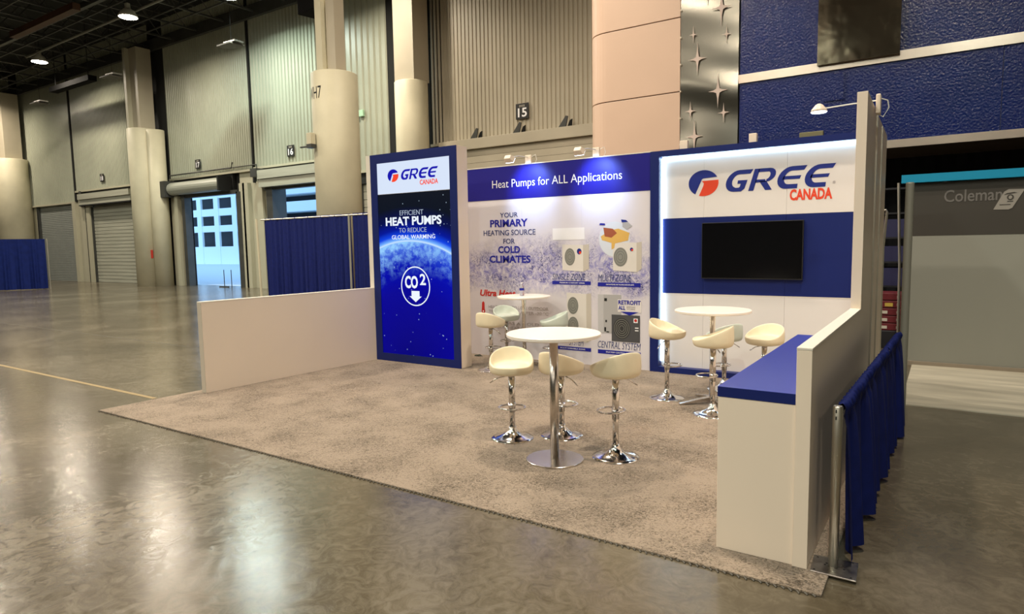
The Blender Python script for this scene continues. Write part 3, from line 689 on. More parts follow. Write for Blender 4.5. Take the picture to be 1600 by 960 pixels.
print_('arrow', [(.735, 1.072), (.885, 1.072), (.885, .995), (.925, .995), (.81, .912), (.695, .995), (.735, .995)], TY, m_scr_text, sn)

# logo lettering: built as slanted strokes
def logo(x0, x1, z0, z1, y, mb, mr_, parent, th=.002):
    """roundel + GREE inside a box whose width/height are given; letters share the height"""
    W, H = x1-x0, z1-z0
    # roundel
    rx = W*.112; rz = H*.50; cx = x0+rx; cz = z0+H*.40
    blue = [(.90, .42)]+[(math.cos(a), math.sin(a)) for a in [math.radians(25+i*(237-25)/22) for i in range(23)]]+[(-.10, .30), (.0, .36)]
    blue = blue[1:]
    red = [(-.10, .16), (.99, .20)]+[(math.cos(a), math.sin(a)) for a in [math.radians(8-i*(8+107)/14) for i in range(15)]]+[(-.02, -.25), (.03, -.02)]
    sl = .0
    for nm, pl, m_ in (('roundel', blue, mb), ('roundel', red, mr_)):
        print_(nm, [(cx+p[0]*rx, cz+p[1]*rz) for p in pl], y, m_, parent, th)
    # letters
    lx0 = x0+W*.258; lw = W*.150; gap = W*.1785; hh = H*.80; zb = z0+H*.0
    sh = .30*lw/1.0
    def P(u, v, k): return (lx0+k*gap+u*lw+(v)*sh, zb+v*hh)
    def strokes(k, polys):
        v_, f_ = join(*[PX([P(u, v, k) for u, v in pl], y-th, y) for pl in polys]); obj('letter', v_, f_, mb, parent)
    def arcs(outer, inner):  # quads between two equal paths
        return [[outer[i], outer[i+1], inner[i+1], inner[i]] for i in range(len(outer)-1)]
    def cshape(mid):
        out = [(1.12, 1.0), (.50, 1.0)]+[(.50-.50*math.sin(a), .5+.5*math.cos(a)) for a in [PI*i/12 for i in range(1, 12)]]+[(.50, 0), (1.0, 0)]
        inn = [(1.05, .80), (.54, .80)]+[(.54-.25*math.sin(a), .5+.30*math.cos(a)) for a in [PI*i/12 for i in range(1, 12)]]+[(.54, .20), (.96, .20)]
        return arcs(out, inn)
    e_poly = cshape(1)+[[(.22, .42), (.98, .42), (1.0, .57), (.24, .57)]]
    gout = [(1.12, 1.0), (.50, 1.0)]+[(.50-.50*math.sin(a), .5+.5*math.cos(a)) for a in [PI*i/12 for i in range(1, 12)]]+[(.50, 0), (.85, 0), (.98, .12), (1.0, .52), (.55, .52)]
    ginn = [(1.05, .80), (.54, .80)]+[(.54-.25*math.sin(a), .5+.30*math.cos(a)) for a in [PI*i/12 for i in range(1, 12)]]+[(.54, .18), (.68, .18), (.73, .22), (.73, .36), (.57, .36)]
    strokes(0, arcs(gout, ginn))
    rp = [[(0, 0), (.24, 0), (.24, 1), (0, 1)], [(.2, 1), (.2, .84), (.68, .84), (.68, 1)], [(.2, .36), (.2, .50), (.62, .50), (.70, .38)]]
    ro = [(.66, 1)]+[(.70+.34*math.sin(a), .69+.31*math.cos(a)) for a in [PI*i/8 for i in range(0, 9)]]
    ri = [(.66, .84)]+[(.68+.12*math.sin(a), .67+.17*math.cos(a)) for a in [PI*i/8 for i in range(0, 9)]]
    rp += arcs(ro, ri)+[[(.38, .42), (.70, .42), (1.08, 0), (.78, 0)]]
    strokes(1, rp); strokes(2, e_poly); strokes(3, e_poly)
logo(.345, 1.285, 2.655, 2.835, 3.1555, m_scr_blue, m_scr_red, hs)
text('CANADA', .955, 1.285, 2.565, 2.635, 3.1555, m_scr_red, hs, bold=.02)

# graphic back wall
BY = 4.264
gw = thing('graphic_wall', 'back wall printed with a snowy forest and heat pump pictures under a blue header', 'display', (2.4, BY, 0))
xs_ = (-.05, .95, 1.93, 2.91, 3.93)
for i in range(4):
    a, c_ = xs_[i]+.0008, xs_[i+1]-.0008
    box('panel', a, c_, BY, BY+.07, .014, 2.378, m_snow, gw)
    box('header_panel', a, c_, BY-.004, BY+.07, 2.380, 2.862, m_blue_header, gw)
box('top_trim', -.05, 3.93, BY-.006, BY+.075, 2.862, 2.874, m_white_edge, gw)
text('Heat Pumps for ALL Applications', 1.415, 3.515, 2.515, 2.668, BY-.005, m_print_white, gw, bold=-.006)
PY = BY-.001
text('YOUR', 1.545, 1.86, 2.115, 2.185, PY, m_text_navy, gw, bold=.004)
text('PRIMARY', 1.36, 2.03, 1.975, 2.085, PY, m_text_blue, gw, bold=.03)
text('HEATING SOURCE', 1.235, 2.16, 1.85, 1.93, PY, m_text_navy, gw, bold=.004)
text('FOR', 1.595, 1.80, 1.725, 1.80, PY, m_text_navy, gw, bold=.004)
text('COLD', 1.50, 1.89, 1.585, 1.69, PY, m_text_blue, gw, bold=.03)
text('CLIMATES', 1.335, 2.07, 1.44, 1.55, PY, m_text_blue, gw, bold=.03)
text('Ultra Heat', 1.145, 1.80, .93, 1.03, PY, m_red_dark, gw, bold=.03, shear=.2)
print_('thermometer', [(1.17, .73), (1.165, .70), (1.175, .66), (1.20, .645), (1.225, .66), (1.235, .70), (1.225, .73), (1.222, .83), (1.20, .85), (1.178, .83)], PY, m_red_dark, gw)
print_('thermometer', ell(1.20, .695, .012, .014, 12), PY-.0016, m_print_white, gw)
for i, (s_, z_) in enumerate((('HEAT DOWN TO LOW OUTDOOR', .77), ('TEMPERATURE AFTER -30 °C', .70), ('RATED AS A COLD', .53), ('CLIMATE HEAT SOURCE', .46))):
    text(s_, 1.30, 2.36 if i < 2 else 2.2, z_-.02, z_+.025, PY, m_text_grey, gw)
# product pictures (flat print)
def unit(x0, x1, z0, z1, side, fans, mb=m_unit, ms=m_unit_side, mf=m_fan, logo_=True, nm='product_picture'):
    w_ = x1-x0; o = print_(nm, [(x0, z0+.01), (x1-side, z0-.01), (x1-side, z1-.012), (x0, z1)], PY, mb, gw)
    if side: print_('side_print', [(x1-side, z0-.01), (x1, z0+.03), (x1, z1), (x1-side, z1-.012)], PY, ms, o)
    for cx, cz, rx, rz in fans:
        fo = print_('fan_print', ell(cx, cz, rx, rz, 28), PY-.0016, mf, o, .001)
        for k in range(3):
            r1 = (.3, .58, .85)[k]; q = ell(cx, cz, rx*r1, rz*r1, 24); p2 = ell(cx, cz, rx*(r1+.06), rz*(r1+.06), 24)
            V = [(a, PY-.0032, b_) for a, b_ in q]+[(a, PY-.0032, b_) for a, b_ in p2]
            obj('grille_ring', V, [(i, (i+1) % 24, 24+(i+1) % 24, 24+i) for i in range(24)], m_fan_d if mf is m_fan else m_unit_grey, o)
    return o
print_('product_picture', rect(2.447, 2.955, 1.765, 1.93), PY, m_print_white, gw)
u1 = unit(2.60, 3.02, 1.33, 1.70, .09, [(2.722, 1.525, .083, .122)])
print_('emblem', ell(2.87, 1.60, .036, .042, 20), PY-.0016, m_logo_blue, u1, .001); print_('emblem', ell(2.885, 1.585, .018, .02, 14), PY-.0030, m_red, u1, .001)
u2 = unit(3.38, 3.79, 1.33, 1.72, .07, [(3.49, 1.52, .10, .128)])
print_('emblem', ell(3.65, 1.62, .024, .024, 16), PY-.0016, m_logo_blue, u2, .001); print_('emblem', ell(3.66, 1.612, .014, .014, 14), PY-.003, m_red, u2, .001)
# cut-away house picture
hp = print_('house_picture', ell(3.40, 1.76, .225, .235, 28), PY+.0006, mat('pale cutaway print', (.66, .70, .76), .5), gw)
for pl, m_ in (([(3.20, 1.80), (3.34, 1.88), (3.46, 1.90), (3.62, 1.84), (3.60, 1.74), (3.40, 1.70), (3.22, 1.75)], m_gold),
               ([(3.24, 1.92), (3.38, 1.90), (3.44, 1.84), (3.36, 1.78), (3.26, 1.80)], mat('rust print', (.35, .09, .04), .5)),
               ([(3.52, 1.98), (3.60, 1.98), (3.66, 1.93), (3.58, 1.88), (3.52, 1.92)], m_unit_grey),
               ([(3.18, 1.955), (3.27, 1.95), (3.26, 1.975), (3.19, 1.98)], m_text_blue), ([(3.50, 2.02), (3.57, 2.01), (3.60, 1.985), (3.51, 1.98)], m_logo_blue),
               ([(3.36, 1.62), (3.40, 1.64), (3.42, 1.74), (3.36, 1.72)], m_gold), ([(3.22, 1.76), (3.28, 1.74), (3.34, 1.76), (3.27, 1.80)], m_fan_d),
               ([(3.46, 1.80), (3.58, 1.77), (3.60, 1.79), (3.48, 1.83)], m_fan_d)):
    print_('room_print', pl, PY-.0012-.0004*random.random(), m_, hp, .001)
u3 = unit(2.665, 3.05, .33, 1.02, .075, [(2.765, .84, .085, .122), (2.765, .56, .085, .122)])
u4 = print_('product_picture', rect(3.155, 3.50, .48, 1.01), PY, m_unit_grey, gw); print_('side_print', rect(3.155, 3.24, .48, 1.01), PY-.0016, mat('pale cabinet side', (.52, .51, .52), .5), u4, .001)
for a in ((3.25, 3.29, .92, .96), (3.265, 3.29, .63, .66), (3.25, 3.275, .50, .56), (3.28, 3.32, .49, .505)): print_('control_print', rect(*a), PY-.0016, m_black, u4, .001)
print_('white_patch', rect(3.45, 3.79, .78, .95), PY-.0017, m_panel, gw, .0008)
text('RETROFIT', 3.46, 3.78, .88, .94, PY-.003, m_text_blue, gw, bold=.03)
text('ALL', 3.46, 3.56, .81, .865, PY-.003, m_text_blue, gw, bold=.03); text('EXISTING', 3.58, 3.70, .84, .862, PY-.003, m_text_grey, gw); text('SYSTEMS', 3.58, 3.70, .812, .832, PY-.003, m_text_grey, gw)
print_('arrow', [(3.49, .785), (3.75, .785), (3.62, .735)], PY-.0027, m_text_blue, gw, .001)
u5 = print_('product_picture', rect(3.36, 3.77, .375, .74), PY-.0035, m_unit_dark, gw, .001)
print_('fan_print', ell(3.51, .555, .125, .145, 28), PY-.0046, mat('black grille', (.035, .035, .035), .5), u5, .001)
for r1 in (.25, .45, .65, .85):
    q = ell(3.51, .555, .125*r1, .145*r1, 24); p2 = ell(3.51, .555, .125*(r1+.04), .145*(r1+.04), 24)
    obj('grille_ring', [(a, PY-.006, b_) for a, b_ in q]+[(a, PY-.006, b_) for a, b_ in p2], [(i, (i+1) % 24, 24+(i+1) % 24, 24+i) for i in range(24)], m_fan, u5)
print_('emblem', rect(3.68, 3.74, .64, .70), PY-.0046, m_print_white, u5, .001); print_('emblem', ell(3.71, .672, .02, .02, 14), PY-.006, m_red_dark, u5, .001)
for z_ in (.565, .53): print_('plate_print', rect(3.70, 3.75, z_, z_+.014), PY-.0046, m_print_white, u5, .001)
def caption(s_, tx0, tx1, tz0, tz1, bx0, bx1, bz0, bz1, sub):
    text(s_, tx0, tx1, tz0, tz1, PY, m_text_navy, gw, bold=-.008, shear=.2)
    o = print_('caption_bar', rect(bx0, bx1, bz0, bz1), PY, m_text_blue, gw)
    text(sub, bx0+(bx1-bx0)*.2, bx1-(bx1-bx0)*.15, bz0+(bz1-bz0)*.33, bz1-(bz1-bz0)*.33, PY-.002, m_print_white, o, bold=.01, thick=.001)
caption('SINGLE ZONE', 2.435, 2.965, 1.20, 1.29, 2.432, 3.045, 1.135, 1.185, 'PREMIUM COMFORT SERIES')
caption('MULTI ZONE', 3.155, 3.645, 1.19, 1.285, 3.152, 3.777, 1.12, 1.175, 'ONE OUTDOOR UNIT MULTIPLE INDOOR UNITS')
caption('SYSTEM', 2.70, 2.93, .275, .36, 2.43, 3.045, .20, .25, 'MULTI VARIABLE ZONE')
caption('CENTRAL SYSTEM', 3.15, 3.78, .27, .365, 3.15, 3.78, .19, .245, 'DUCTED CENTRAL SYSTEM')

# television wall
VY = 4.235; PYV = 4.348
tv = thing('tv_wall', 'blue-framed wall with a light strip, white and blue panels and a GREE CANADA logo', 'display', (5.2, 4.4, 0))
v, f = join(B(3.918, 4.035, VY, 4.44, .0145, 2.864), B(4.035, 6.53, VY, 4.44, 2.788, 2.864), B(4.035, 6.53, VY, 4.44, .0145, .088)); obj('frame', v, f, m_blue, tv)
cols = (4.035, 4.582, 5.552, 6.53)
for i in range(3):
    a, c_ = cols[i]+.001, cols[i+1]-.001
    box('upper_panel', a, c_, PYV, PYV+.05, 2.012, 2.788, m_panel, tv)
    box('middle_panel', a, c_, PYV, PYV+.05, 1.046, 2.010, m_blue, tv)
    box('lower_panel', a, c_, PYV, PYV+.05, .088, 1.044, m_panel, tv)
box('middle_edge', 4.035, 6.52, PYV-.003, PYV, 1.038, 1.046, m_white_edge, tv)
box('light_strip', 4.036, 4.046, PYV-.030, PYV-.008, .15, 2.77, m_led, tv)
box('light_strip', 4.05, 6.52, PYV-.030, PYV-.008, 2.772, 2.786, m_led, tv)
logo(4.385, 6.055, 2.305, 2.625, PYV-.001, m_logo_blue, m_red, tv)
text('®', 6.035, 6.065, 2.335, 2.365, PYV-.001, m_text_grey, tv)
text('CANADA', 5.585, 6.035, 2.165, 2.295, PYV-.001, m_red_dark if 0 else m_red, tv, bold=.04)
for n_, xx, w_ in (('white clamp box on top of the blue-framed wall, near its left end', 4.33, .05), ('white clamp box on top of the blue-framed wall, at its middle', 5.167, .045)):
    tag(box('clamp_box', xx-w_, xx+w_, 4.30, 4.36, 2.865, 2.975, m_white, bevel=.006), n_, 'box')
tag(box('connector_plate', 5.68, 5.93, 4.30, 4.36, 2.865, 2.925, mat('olive metal', (.20, .18, .10), .5, .5), bevel=.005), 'small olive metal plate on top of the blue-framed wall', 'plate')
tl = thing('television', 'large black flat television mounted on the blue middle panel', 'television', (5.15, PYV, 1.59))
box('housing', 4.575, 5.752, PYV-.06, PYV-.012, 1.245, 1.938, m_black, tl, bevel=.004); box('glass', 4.583, 5.744, PYV-.0615, PYV-.059, 1.258, 1.930, m_screen, tl)
box('mount', 4.95, 5.38, PYV-.012, PYV, 1.4, 1.8, m_black, tl)

# right side wall
rw = thing('side_wall', 'white side wall, tall at the back and stepping down beside the counter', 'partition', (6.56, 2, 0))
v, f = PZ([(6.524, 1.835), (6.597, 1.835), (6.548, 4.42), (6.475, 4.42)], .0145, 2.819); obj('tall_panel', v, f, m_white, rw, bevel=.002)
v, f = PZ([(6.524, -.36), (6.597, -.36), (6.597, 1.834), (6.524, 1.834)], .0145, 1.155); obj('low_panel', v, f, m_white, rw, bevel=.002)
v, f = PZ([(6.523, -.361), (6.598, -.361), (6.598, 1.834), (6.523, 1.834)], 1.1555, 1.168); obj('cap', v, f, m_white_edge, rw, bevel=.0015)
for yy in (2.8, 3.5): box('seam_post', 6.560-(yy-2.8)*.02, 6.592-(yy-2.8)*.02, yy, yy+.03, .02, 2.79, m_alu, rw)

# counter
ct = thing('counter', 'white counter with a blue top against the low side wall', 'counter', (6.3, .8, 0))
box('body', 6.128, 6.523, -.347, 1.935, .0145, .868, m_white, ct, bevel=.002); box('worktop', 6.126, 6.5225, -.349, 1.937, .869, .925, m_blue_top, ct, bevel=.002); box('front_shade', 6.126, 6.5225, -.3505, -.3495, .870, .924, m_blue, ct)  # thin darker blue strip: shade on the worktop's front edge, put in as colour

# arm lights
def arm_light(name_label, bx, by, bz, hx, hy, hz_, tgt, energy, big=False):
    t_ = thing('arm_light', name_label, 'lamp', (bx, by, bz), group='arm lights on the booth walls')
    box('driver_box', bx-.05, bx+.05, by, by+.035, bz, bz+.13, m_white, t_, bevel=.008)
    b0 = Vector((bx, by+.01, bz+.10)); h0 = Vector((hx, hy, hz_))
    mid = b0.lerp(h0, .5)+Vector((0, 0, .03)); V, Fs = T([b0, mid, h0+Vector((0, 0, .02))], .006, 6); obj('arm', V, Fs, m_cable, t_)
    V, Fs = T([b0+Vector((.05, .01, 0)), b0+Vector((.11, .02, .03)), b0+Vector((.13, .02, -.04)), b0+Vector((.10, .02, -.10))], .004, 5); obj('cable', V, Fs, m_cable, t_)
    d = (Vector(tgt)-h0).normalized(); side = d.cross(Vector((0, 0, 1))).normalized(); u2 = side.cross(d)
    def fr(a, b_, c_): return h0+side*a+u2*b_+d*c_
    w0, w1 = .05, .075
    V = [fr(-w0, -.03, -.05), fr(w0, -.03, -.05), fr(w0, .03, -.05), fr(-w0, .03, -.05), fr(-w1, -.045, .03), fr(w1, -.045, .03), fr(w1, .045, .03), fr(-w1, .045, .03)]
    obj('head', V, [(0, 1, 2, 3), (4, 5, 6, 7), (0, 1, 5, 4), (1, 2, 6, 5), (2, 3, 7, 6), (3, 0, 4, 7)], m_white, t_, bevel=.006)
    V = [fr(-w1*.9, -.04, .0315), fr(w1*.9, -.04, .0315), fr(w1*.9, .04, .0315), fr(-w1*.9, .04, .0315), fr(-w1*.9, -.04, .035), fr(w1*.9, -.04, .035), fr(w1*.9, .04, .035), fr(-w1*.9, .04, .035)]
    obj('lens', V, [(0, 1, 2, 3), (4, 5, 6, 7), (0, 1, 5, 4), (1, 2, 6, 5), (2, 3, 7, 6), (3, 0, 4, 7)], m_spot, t_)
    ld = bpy.data.lights.new('arm_light', 'SPOT'); ld.energy = energy; ld.color = (.38, .58, 1.0); ld.spot_size = 1.55; ld.spot_blend = .8; ld.shadow_soft_size = .05
    lo = bpy.data.objects.new('arm_light', ld); C.objects.link(lo); lo.parent = t_
    lo.location = h0+d*.05-Vector((bx, by, bz)); lo.rotation_euler = d.to_track_quat('-Z', 'Y').to_euler()
arm_light('lit white arm light over the left half of the blue header', 2.06, BY-.02, 2.86, 2.06, 3.76, 2.885, (2.10, 4.26, 2.55), 60)
arm_light('lit white arm light over the right half of the blue header', 3.14, BY-.02, 2.865, 3.14, 3.76, 2.892, (3.18, 4.26, 2.55), 60)
# arm light on the tall side wall
t_ = thing('arm_light', 'bright arm light reaching inward from the tall white side wall', 'lamp', (6.6, 2.5, 2.8), group='arm lights on the booth walls')
box('driver_box', 6.60, 6.635, 2.42, 2.50, 2.74, 2.90, m_white, t_, bevel=.008)
V, Fs = T([(6.61, 2.45, 2.85), (6.4, 2.45, 2.845), (6.19, 2.45, 2.835)], .006, 6); obj('arm', V, Fs, m_cable, t_)
V, Fs = T([(6.625, 2.47, 2.87), (6.68, 2.5, 2.85), (6.69, 2.5, 2.79), (6.65, 2.5, 2.72), (6.62, 2.48, 2.74)], .005, 5); obj('cable', V, Fs, m_cable, t_)
v, f = L([(.068, -.03), (.062, -.01), (.03, .03), (.012, .04)], 16, (6.165, 2.45, 2.84)); obj('head', v, f, m_white, t_, smooth=True)
v, f = L([(.002, -.034), (.062, -.034), (.062, -.028)], 16, (6.165, 2.45, 2.84)); obj('lens', v, f, m_spot, t_)
ld = bpy.data.lights.new('arm_light', 'SPOT'); ld.energy = 30; ld.color = (.72, .85, 1.0); ld.spot_size = 2.4; ld.spot_blend = .8; ld.shadow_soft_size = .06
lo = bpy.data.objects.new('arm_light', ld); C.objects.link(lo); lo.parent = t_; lo.location = Vector((6.165, 2.45, 2.78))-Vector(t_.location); lo.rotation_euler = (0, .12, 0)

# ------------------------------------------------------------------ tables
def table(x, y, h, r, label, kind, rz=0):
    t_ = thing('bar_table', label, 'table', (x, y, .014), rz, group='white round bar tables')
    e_ = .012
    v, f = L([(r-.01, h-.030), (r, h-.024), (r, h-.005), (r-.008, h)], 64); obj('tabletop', v, f, m_table, t_, local=True)
    if kind == 'disc':
        v, f = L([(.034, .012), (.034, h-.03)], 28); obj('post', v, f, m_brushed, t_, smooth=True, local=True)
        v, f = L([(.225, 0), (.225, .009), (.221, .012), (.05, .0125)], 56); obj('base', v, f, m_brushed, t_, local=True)
    else:
        v, f = L([(.028, .05), (.027, h-.14), (.032, h-.06), (.05, h-.03)], 24); obj('post', v, f, m_chrome if kind == 'star' else m_brushed, t_, smooth=True, local=True)
        for k in range(4):
            a = k*PI/2+.5; c_, s = math.cos(a), math.sin(a)
            V = []
            for (q, w_, zb, zt) in ((.0, .03, .035, .075), (.12, .028, .028, .06), (.24, .024, .014, .038), (.36, .02, .0, .016)):
                for sg in (-1, 1):
                    for z_ in (zb, zt): V.append((c_*q-s*sg*w_, s*q+c_*sg*w_, z_))
            Fs = []
            for i in range(3):
                b0 = i*4
                Fs += [(b0, b0+4, b0+5, b0+1), (b0+2, b0+3, b0+7, b0+6), (b0, b0+2, b0+6, b0+4), (b0+1, b0+5, b0+7, b0+3)]
            Fs += [(0, 1, 3, 2), (12, 14, 15, 13)]
            obj('leg', V, Fs, m_brushed, t_, local=True, bevel=.003)
    return t_
table(4.617, .491, 1.012, .367, 'white round bar table with a steel disc base, nearest the camera', 'disc')
table(2.246, 3.786, .985, .37, 'white round bar table with a star base before the snowy graphic wall', 'star', .1)
table(5.132, 2.911, .99, .385, 'white round bar table with a star base before the television wall', 'star', .25)

# ------------------------------------------------------------------ bar stools
def seat_mesh():
    n = 48; a_, b_ = .195, .195; V = []; Fs = []; rings = []
    def outline(th):
        c_, s = math.cos(th), math.sin(th); e_ = 2.25
        k = (abs(c_)**e_+abs(s)**e_)**(-1/e_); return c_*k, s*k
    for lv in range(13):
        ring = []
        for i in range(n):
            th = 2*PI*i/n; ox, oy = outline(th)
            bk = max(0, min(1, (-math.cos(th)+.72)/1.72)); bk = bk**1.2; h = .135*bk
            lean = -.03*bk
            prof = [(.25, .002), (.60, .000), (.86, .006), (.965, .026), (1.0, .055), (1.0+lean*.7, .072+h*.55), (1.0+lean, .078+h*.9), (.955+lean, .086+h), (.905, .080+h*.9), (.86-.06*bk, .076+h*.35), (.78-.12*bk, .076), (.62-.06*bk, .090), (.32, .096)]
            k, z_ = prof[lv]; ring.append(len(V)); V.append((ox*a_*k, oy*b_*k, z_))
        rings.append(ring)
    for j in range(len(rings)-1):
        for i in range(n): Fs.append((rings[j][i], rings[j][(i+1) % n], rings[j+1][(i+1) % n], rings[j+1][i]))
    Fs.append(tuple(rings[0])); Fs.append(tuple(rings[-1]))
    return V, Fs
def make_stool():
    t_ = thing('bar_stool', '', 'bar stool', (0, 0, 0), group='cream bar stools')
    v, f = seat_mesh(); s = obj('seat', v, f, m_leather, t_, smooth=True, local=True)
    m_ = s.modifiers.new('sub', 'SUBSURF'); m_.levels = 1; m_.render_levels = 1
    v, f = L([(.036, -.016), (.06, -.004), (.06, .003)], 20); o = obj('seat_plate', v, f, m_chrome, t_, local=True)
    v, f = join(L([(.029, -.34), (.029, -.012)], 24), L([(.033, -.30), (.033, -.262)], 24)); obj('gas_cover', v, f, m_chrome, t_, smooth=True, local=True)
    v, f = L([(.024, .07), (.024, .50)], 24); obj('post', v, f, m_chrome, t_, smooth=True, local=True)
    pr_ = [(.030, .105), (.034, .09), (.045, .066), (.070, .042), (.11, .023), (.155, .012), (.186, .006), (.188, 0)]
    v, f = L([(.0, 0)]+pr_[::-1]+[(0, .105)], 48); o = obj('base', v, f, m_chrome, t_, local=True)
    for p in o.data.polygons: p.use_smooth = True
    pts = []
    for i in range(28):
        a = 2*PI*i/28; pts.append((.058+.098*math.cos(a), .115*math.sin(a), -.285))
    v, f = join(T(pts, .0085, 8, True)); obj('footrest', v, f, m_chrome, t_, smooth=True, local=True)
    v, f = T([(0, -.03, -.015), (-.02, -.12, -.04), (-.03, -.19, -.085)], [.005, .005, .006], 6); obj('lever', v, f, m_chrome, t_, smooth=True, local=True)
    return t_
STOOLS = [  # x, y, underside height, psi (0 = facing away from the camera, 90 = to the right), label, cool leather
    (4.008, .807, .575, 180, 'cream bar stool left of the nearest table, facing the camera', 0),
    (4.345, 1.092, .560, 38, 'cream bar stool partly hidden behind the post of the nearest table', 0),
    (5.002, .791, .650, -28, 'cream bar stool right of the nearest table with its back to the camera', 0),
    (2.022, 3.292, .590, 35, 'cream bar stool furthest left, its back toward the camera, near the tower', 0),
    (1.79, 4.02, .590, 160, 'pale bar stool standing against the graphic wall, left of the far table', 1),
    (2.72, 3.80, .575, -88, 'pale bar stool side-on, mostly hidden behind the nearest tabletop', 1),
    (4.646, 2.90, .655, 125, 'cream bar stool left of the table at the television wall, open side to the right', 0),
    (5.274, 2.456, .670, -62, 'cream bar stool whose base touches the counter corner in view, high back at right', 0),
    (5.056, 3.634, .560, -22, 'pale bar stool behind the post of the table at the television wall', 1),
    (5.55, 3.377, .585, -128, 'cream bar stool behind the blue counter top, its post cut off by the counter', 0)]
proto = make_stool()
for i, (x, y, h, psi, lab, cool) in enumerate(STOOLS):
    o = proto if i == 0 else copy_tree(proto)
    o.location = (x, y, .014); o.rotation_euler = (0, 0, YAW+PI/2-math.radians(psi)); o['label'] = lab
    for ch in o.children:
        k = ch.name.split('.')[0]
        if i == 0: ch['z0'] = 0
        if k == 'seat' and cool: ch.material_slots[0].link = 'OBJECT'; ch.material_slots[0].material = m_leather_cool
        if k in ('seat', 'seat_plate', 'gas_cover', 'footrest', 'lever'): ch.location = (0, 0, h)
for o in list(bpy.data.objects):
    if 'z0' in o: del o['z0']

# bottle on the far table
bt = thing('water_bottle', 'clear plastic bottle with a blue band on the far table by the graphic wall', 'bottle', (2.225, 3.77, 1.0))
v, f = L([(.0, 0), (.030, 0), (.032, .01), (.032, .11), (.026, .135), (.012, .155), (.012, .17), (0, .17)], 20, (2.225, 3.77, 1.0)); obj('body', v, f, m_clearp, bt, smooth=True)
v, f = L([(.033, .075), (.033, .105)], 20, (2.225, 3.77, 1.0)); obj('label_band', v, f, m_text_blue, bt)
v, f = L([(.014, .168), (.014, .185), (0, .186)], 14, (2.225, 3.77, 1.0)); obj('cap', v, f, m_print_white, bt)
# scrap on the carpet
bm = bmesh.new(); bmesh.ops.create_icosphere(bm, subdivisions=2, radius=1)
for v_ in bm.verts: v_.co = Vector((v_.co.x*.07*(1+.3*math.sin(v_.co.y*5)), v_.co.y*.04, max(0, v_.co.z)*.022*(1+.5*math.sin(v_.co.x*7))))
me = bpy.data.meshes.new('cloth_scrap'); bm.to_mesh(me); bm.free(); me.materials.append(mat('dark green cloth', (.03, .035, .02), .8))
o = bpy.data.objects.new('cloth_scrap', me); C.objects.link(o); o.location = (1.19, 4.12, .014); tag(o, 'small dark crumpled scrap on the carpet beside the screen tower', 'scrap')

# ------------------------------------------------------------------ pipe and drape
pd = thing('pipe_and_drape', 'blue pipe and drape fence running along the outside of the side wall', 'drape', (6.75, 1.4, 0))
v, f = L([(.0235, .022), (.0235, .862), (.020, .868)], 24, (6.707, -.262, 0)); obj('post', v, f, m_alu, pd, smooth=False)
for p in pd.children[0].data.polygons: p.use_smooth = len(p.vertices) == 4
for zz in (.80, .835): v, f = B(6.700, 6.706, -.2865, -.2845, zz, zz+.018); obj('slot', v, f, m_black, pd)
v, f = PZ([(6.612, -.372), (6.826, -.376), (6.815, -.162), (6.603, -.176)], .014, .022); bp_ = obj('base_plate', v, f, m_steel, pd, bevel=.002)
v, f = join(*[L([(.006, .0222), (.006, .0230)], 8, (a, c_, 0)) for a, c_ in ((6.63, -.35), (6.80, -.355), (6.79, -.18), (6.625, -.20), (6.67, -.27), (6.675, -.25), (6.76, -.28))]); obj('bolt_hole', v, f, m_black, bp_)
V, Fs = T([(6.712, -.25, .84), (6.80, 2.90, .84)], .016, 10); obj('crossbar', V, Fs, m_alu, pd)
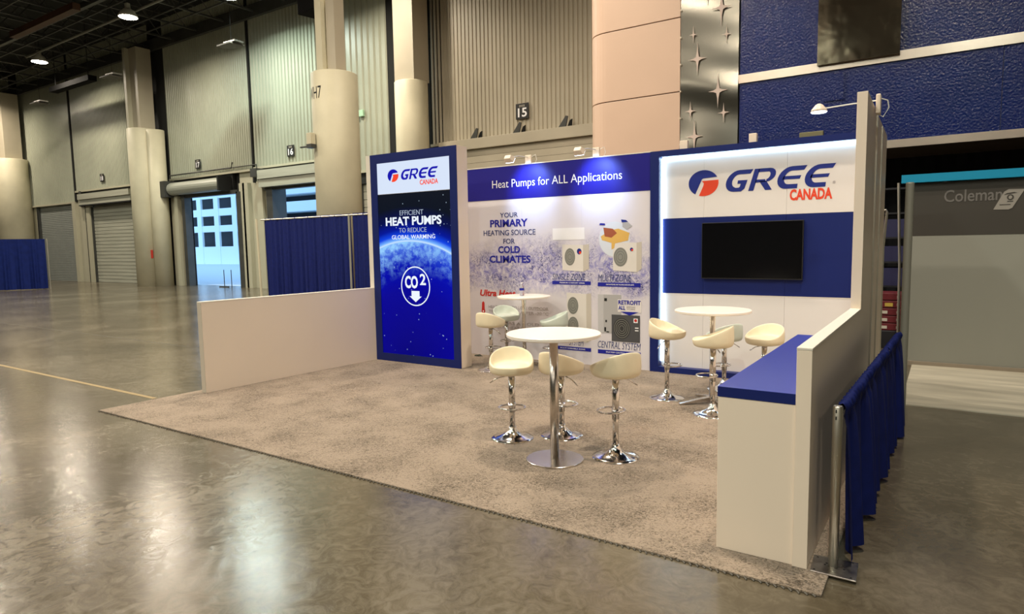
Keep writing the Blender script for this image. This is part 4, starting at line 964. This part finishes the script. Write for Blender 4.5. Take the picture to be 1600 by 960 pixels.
def gathered(p0, p1, z0, z1, n, seed):
    """drape with a shirred sleeve on the rail and folds that open downwards"""
    rnd = random.Random(seed); V = []; Fs = []; rows = [(0, 0), (.012, .6), (.03, 1), (.055, .7), (.075, .35), (.15, .55), (.35, .85), (.6, 1.0), (.8, 1.1), (1, 1.2)]
    p0 = Vector(p0); p1 = Vector(p1); ln = (p1-p0).length; d = (p1-p0)/ln; nn = Vector((d.y, -d.x))
    ph = [rnd.uniform(0, 6.3) for _ in range(8)]
    for t_, am in rows:
        for i in range(n+1):
            s = i/n*ln
            fine = math.sin(s*78+ph[0]+1.5*math.sin(s*9))*.5+math.sin(s*131+ph[1])*.3
            big = math.sin(s*23+ph[2]+1.2*math.sin(s*4.1+ph[3]))*.6+math.sin(s*37+ph[4])*.3+math.sin(s*9+ph[5])*.25
            if t_ < .08: o_ = .016+fine*.013*am+.012*am+.006*math.sin(s*13+ph[7])
            else: o_ = .016+fine*.005*(1-t_)+big*.044*am+.034*t_
            zz = z1+(z0-z1)*t_+(.007*fine if t_ < .03 else 0)+(.012*math.sin(s*3+ph[6]) if t_ == 1 else 0)
            q = p0+d*s+nn*o_; V.append((q.x, q.y, zz))
    m_ = n+1
    for j in range(len(rows)-1):
        for i in range(n): a = j*m_+i; Fs.append((a, a+1, a+m_+1, a+m_))
    # sleeve over the top and down the back
    b0 = len(V)
    for t_, off_ in ((.01, -.012), (.05, -.020), (.085, -.006)):
        for i in range(n+1):
            s = i/n*ln; fine = math.sin(s*78+ph[0]+1.5*math.sin(s*9))*.5+math.sin(s*131+ph[1])*.3
            q = p0+d*s+nn*(off_-fine*.008); V.append((q.x, q.y, z1+(z0-z1)*t_))
    for i in range(n): Fs.append((i, i+1, b0+i+1, b0+i))
    for j in range(2):
        for i in range(n): a = b0+j*m_+i; Fs.append((a, a+1, a+m_+1, a+m_))
    return V, Fs
for k, (ya, yb, sd) in enumerate(((-.225, .85, 3), (.86, 1.88, 11), (1.89, 2.86, 23))):
    xa = 6.713+(ya+.25)*.027; xb = 6.713+(yb+.25)*.027
    v, f = gathered((xa, ya), (xb, yb), .03, .872, 330, sd); obj('drape_panel', v, f, m_drape, pd, smooth=True)

# back left drape between booth and column
d2 = thing('pipe_and_drape', 'long blue drape fence behind the low white partition', 'drape', (-6, 7, 0), group='blue drapes on poles behind the booth')
v, f = drape_mesh((-7.85, 7.0), (-4.62, 7.0), .04, 2.50, 260, .05, 18, 6, 2); obj('drape_panel', v, f, m_drape, d2, smooth=True)
v, f = drape_mesh((-4.56, 7.0), (-1.5, 7.0), .04, 2.51, 240, .05, 17, 6, 9); obj('drape_panel', v, f, m_drape, d2, smooth=True)
V, Fs = T([(-8.0, 7.0, 2.47), (-1.5, 7.0, 2.47)], .02, 6); obj('crossbar', V, Fs, m_alu, d2)
for xx in (-4.59, -1.5): V, Fs = T([(xx, 6.93, 0), (xx, 6.93, 2.47)], .025, 8); obj('post', V, Fs, m_alu_dull, d2)
V, Fs = T([(-8.05, 6.95, 0), (-8.12, 6.95, 2.5)], .03, 8); obj('post', V, Fs, m_col, d2)
d3 = thing('pipe_and_drape', 'blue drape fence standing alone at the far left edge of the hall', 'drape', (-28.5, 9, 0), group='blue drapes on poles behind the booth')
v, f = drape_mesh((-30.6, 4.3), (-28.1, 9.75), .03, 2.35, 240, .07, 20, 5, 6); obj('drape_panel', v, f, m_drape_dark, d3, smooth=True)
V, Fs = T([(-28.06, 9.82, 0), (-28.06, 9.82, 2.36)], .025, 8); obj('post', V, Fs, m_alu, d3)

# ------------------------------------------------------------------ floor markings
tag(box('floor_tape', -9.0, -.47, .02, .075, .0005, .002, m_tape), 'dull yellow tape line on the concrete left of the carpet', 'tape')
tag(box('floor_joint', -30, -.5, 2.53, 2.545, .0004, .0012, m_joint), 'thin dark joint line across the concrete left of the low partition', 'joint')
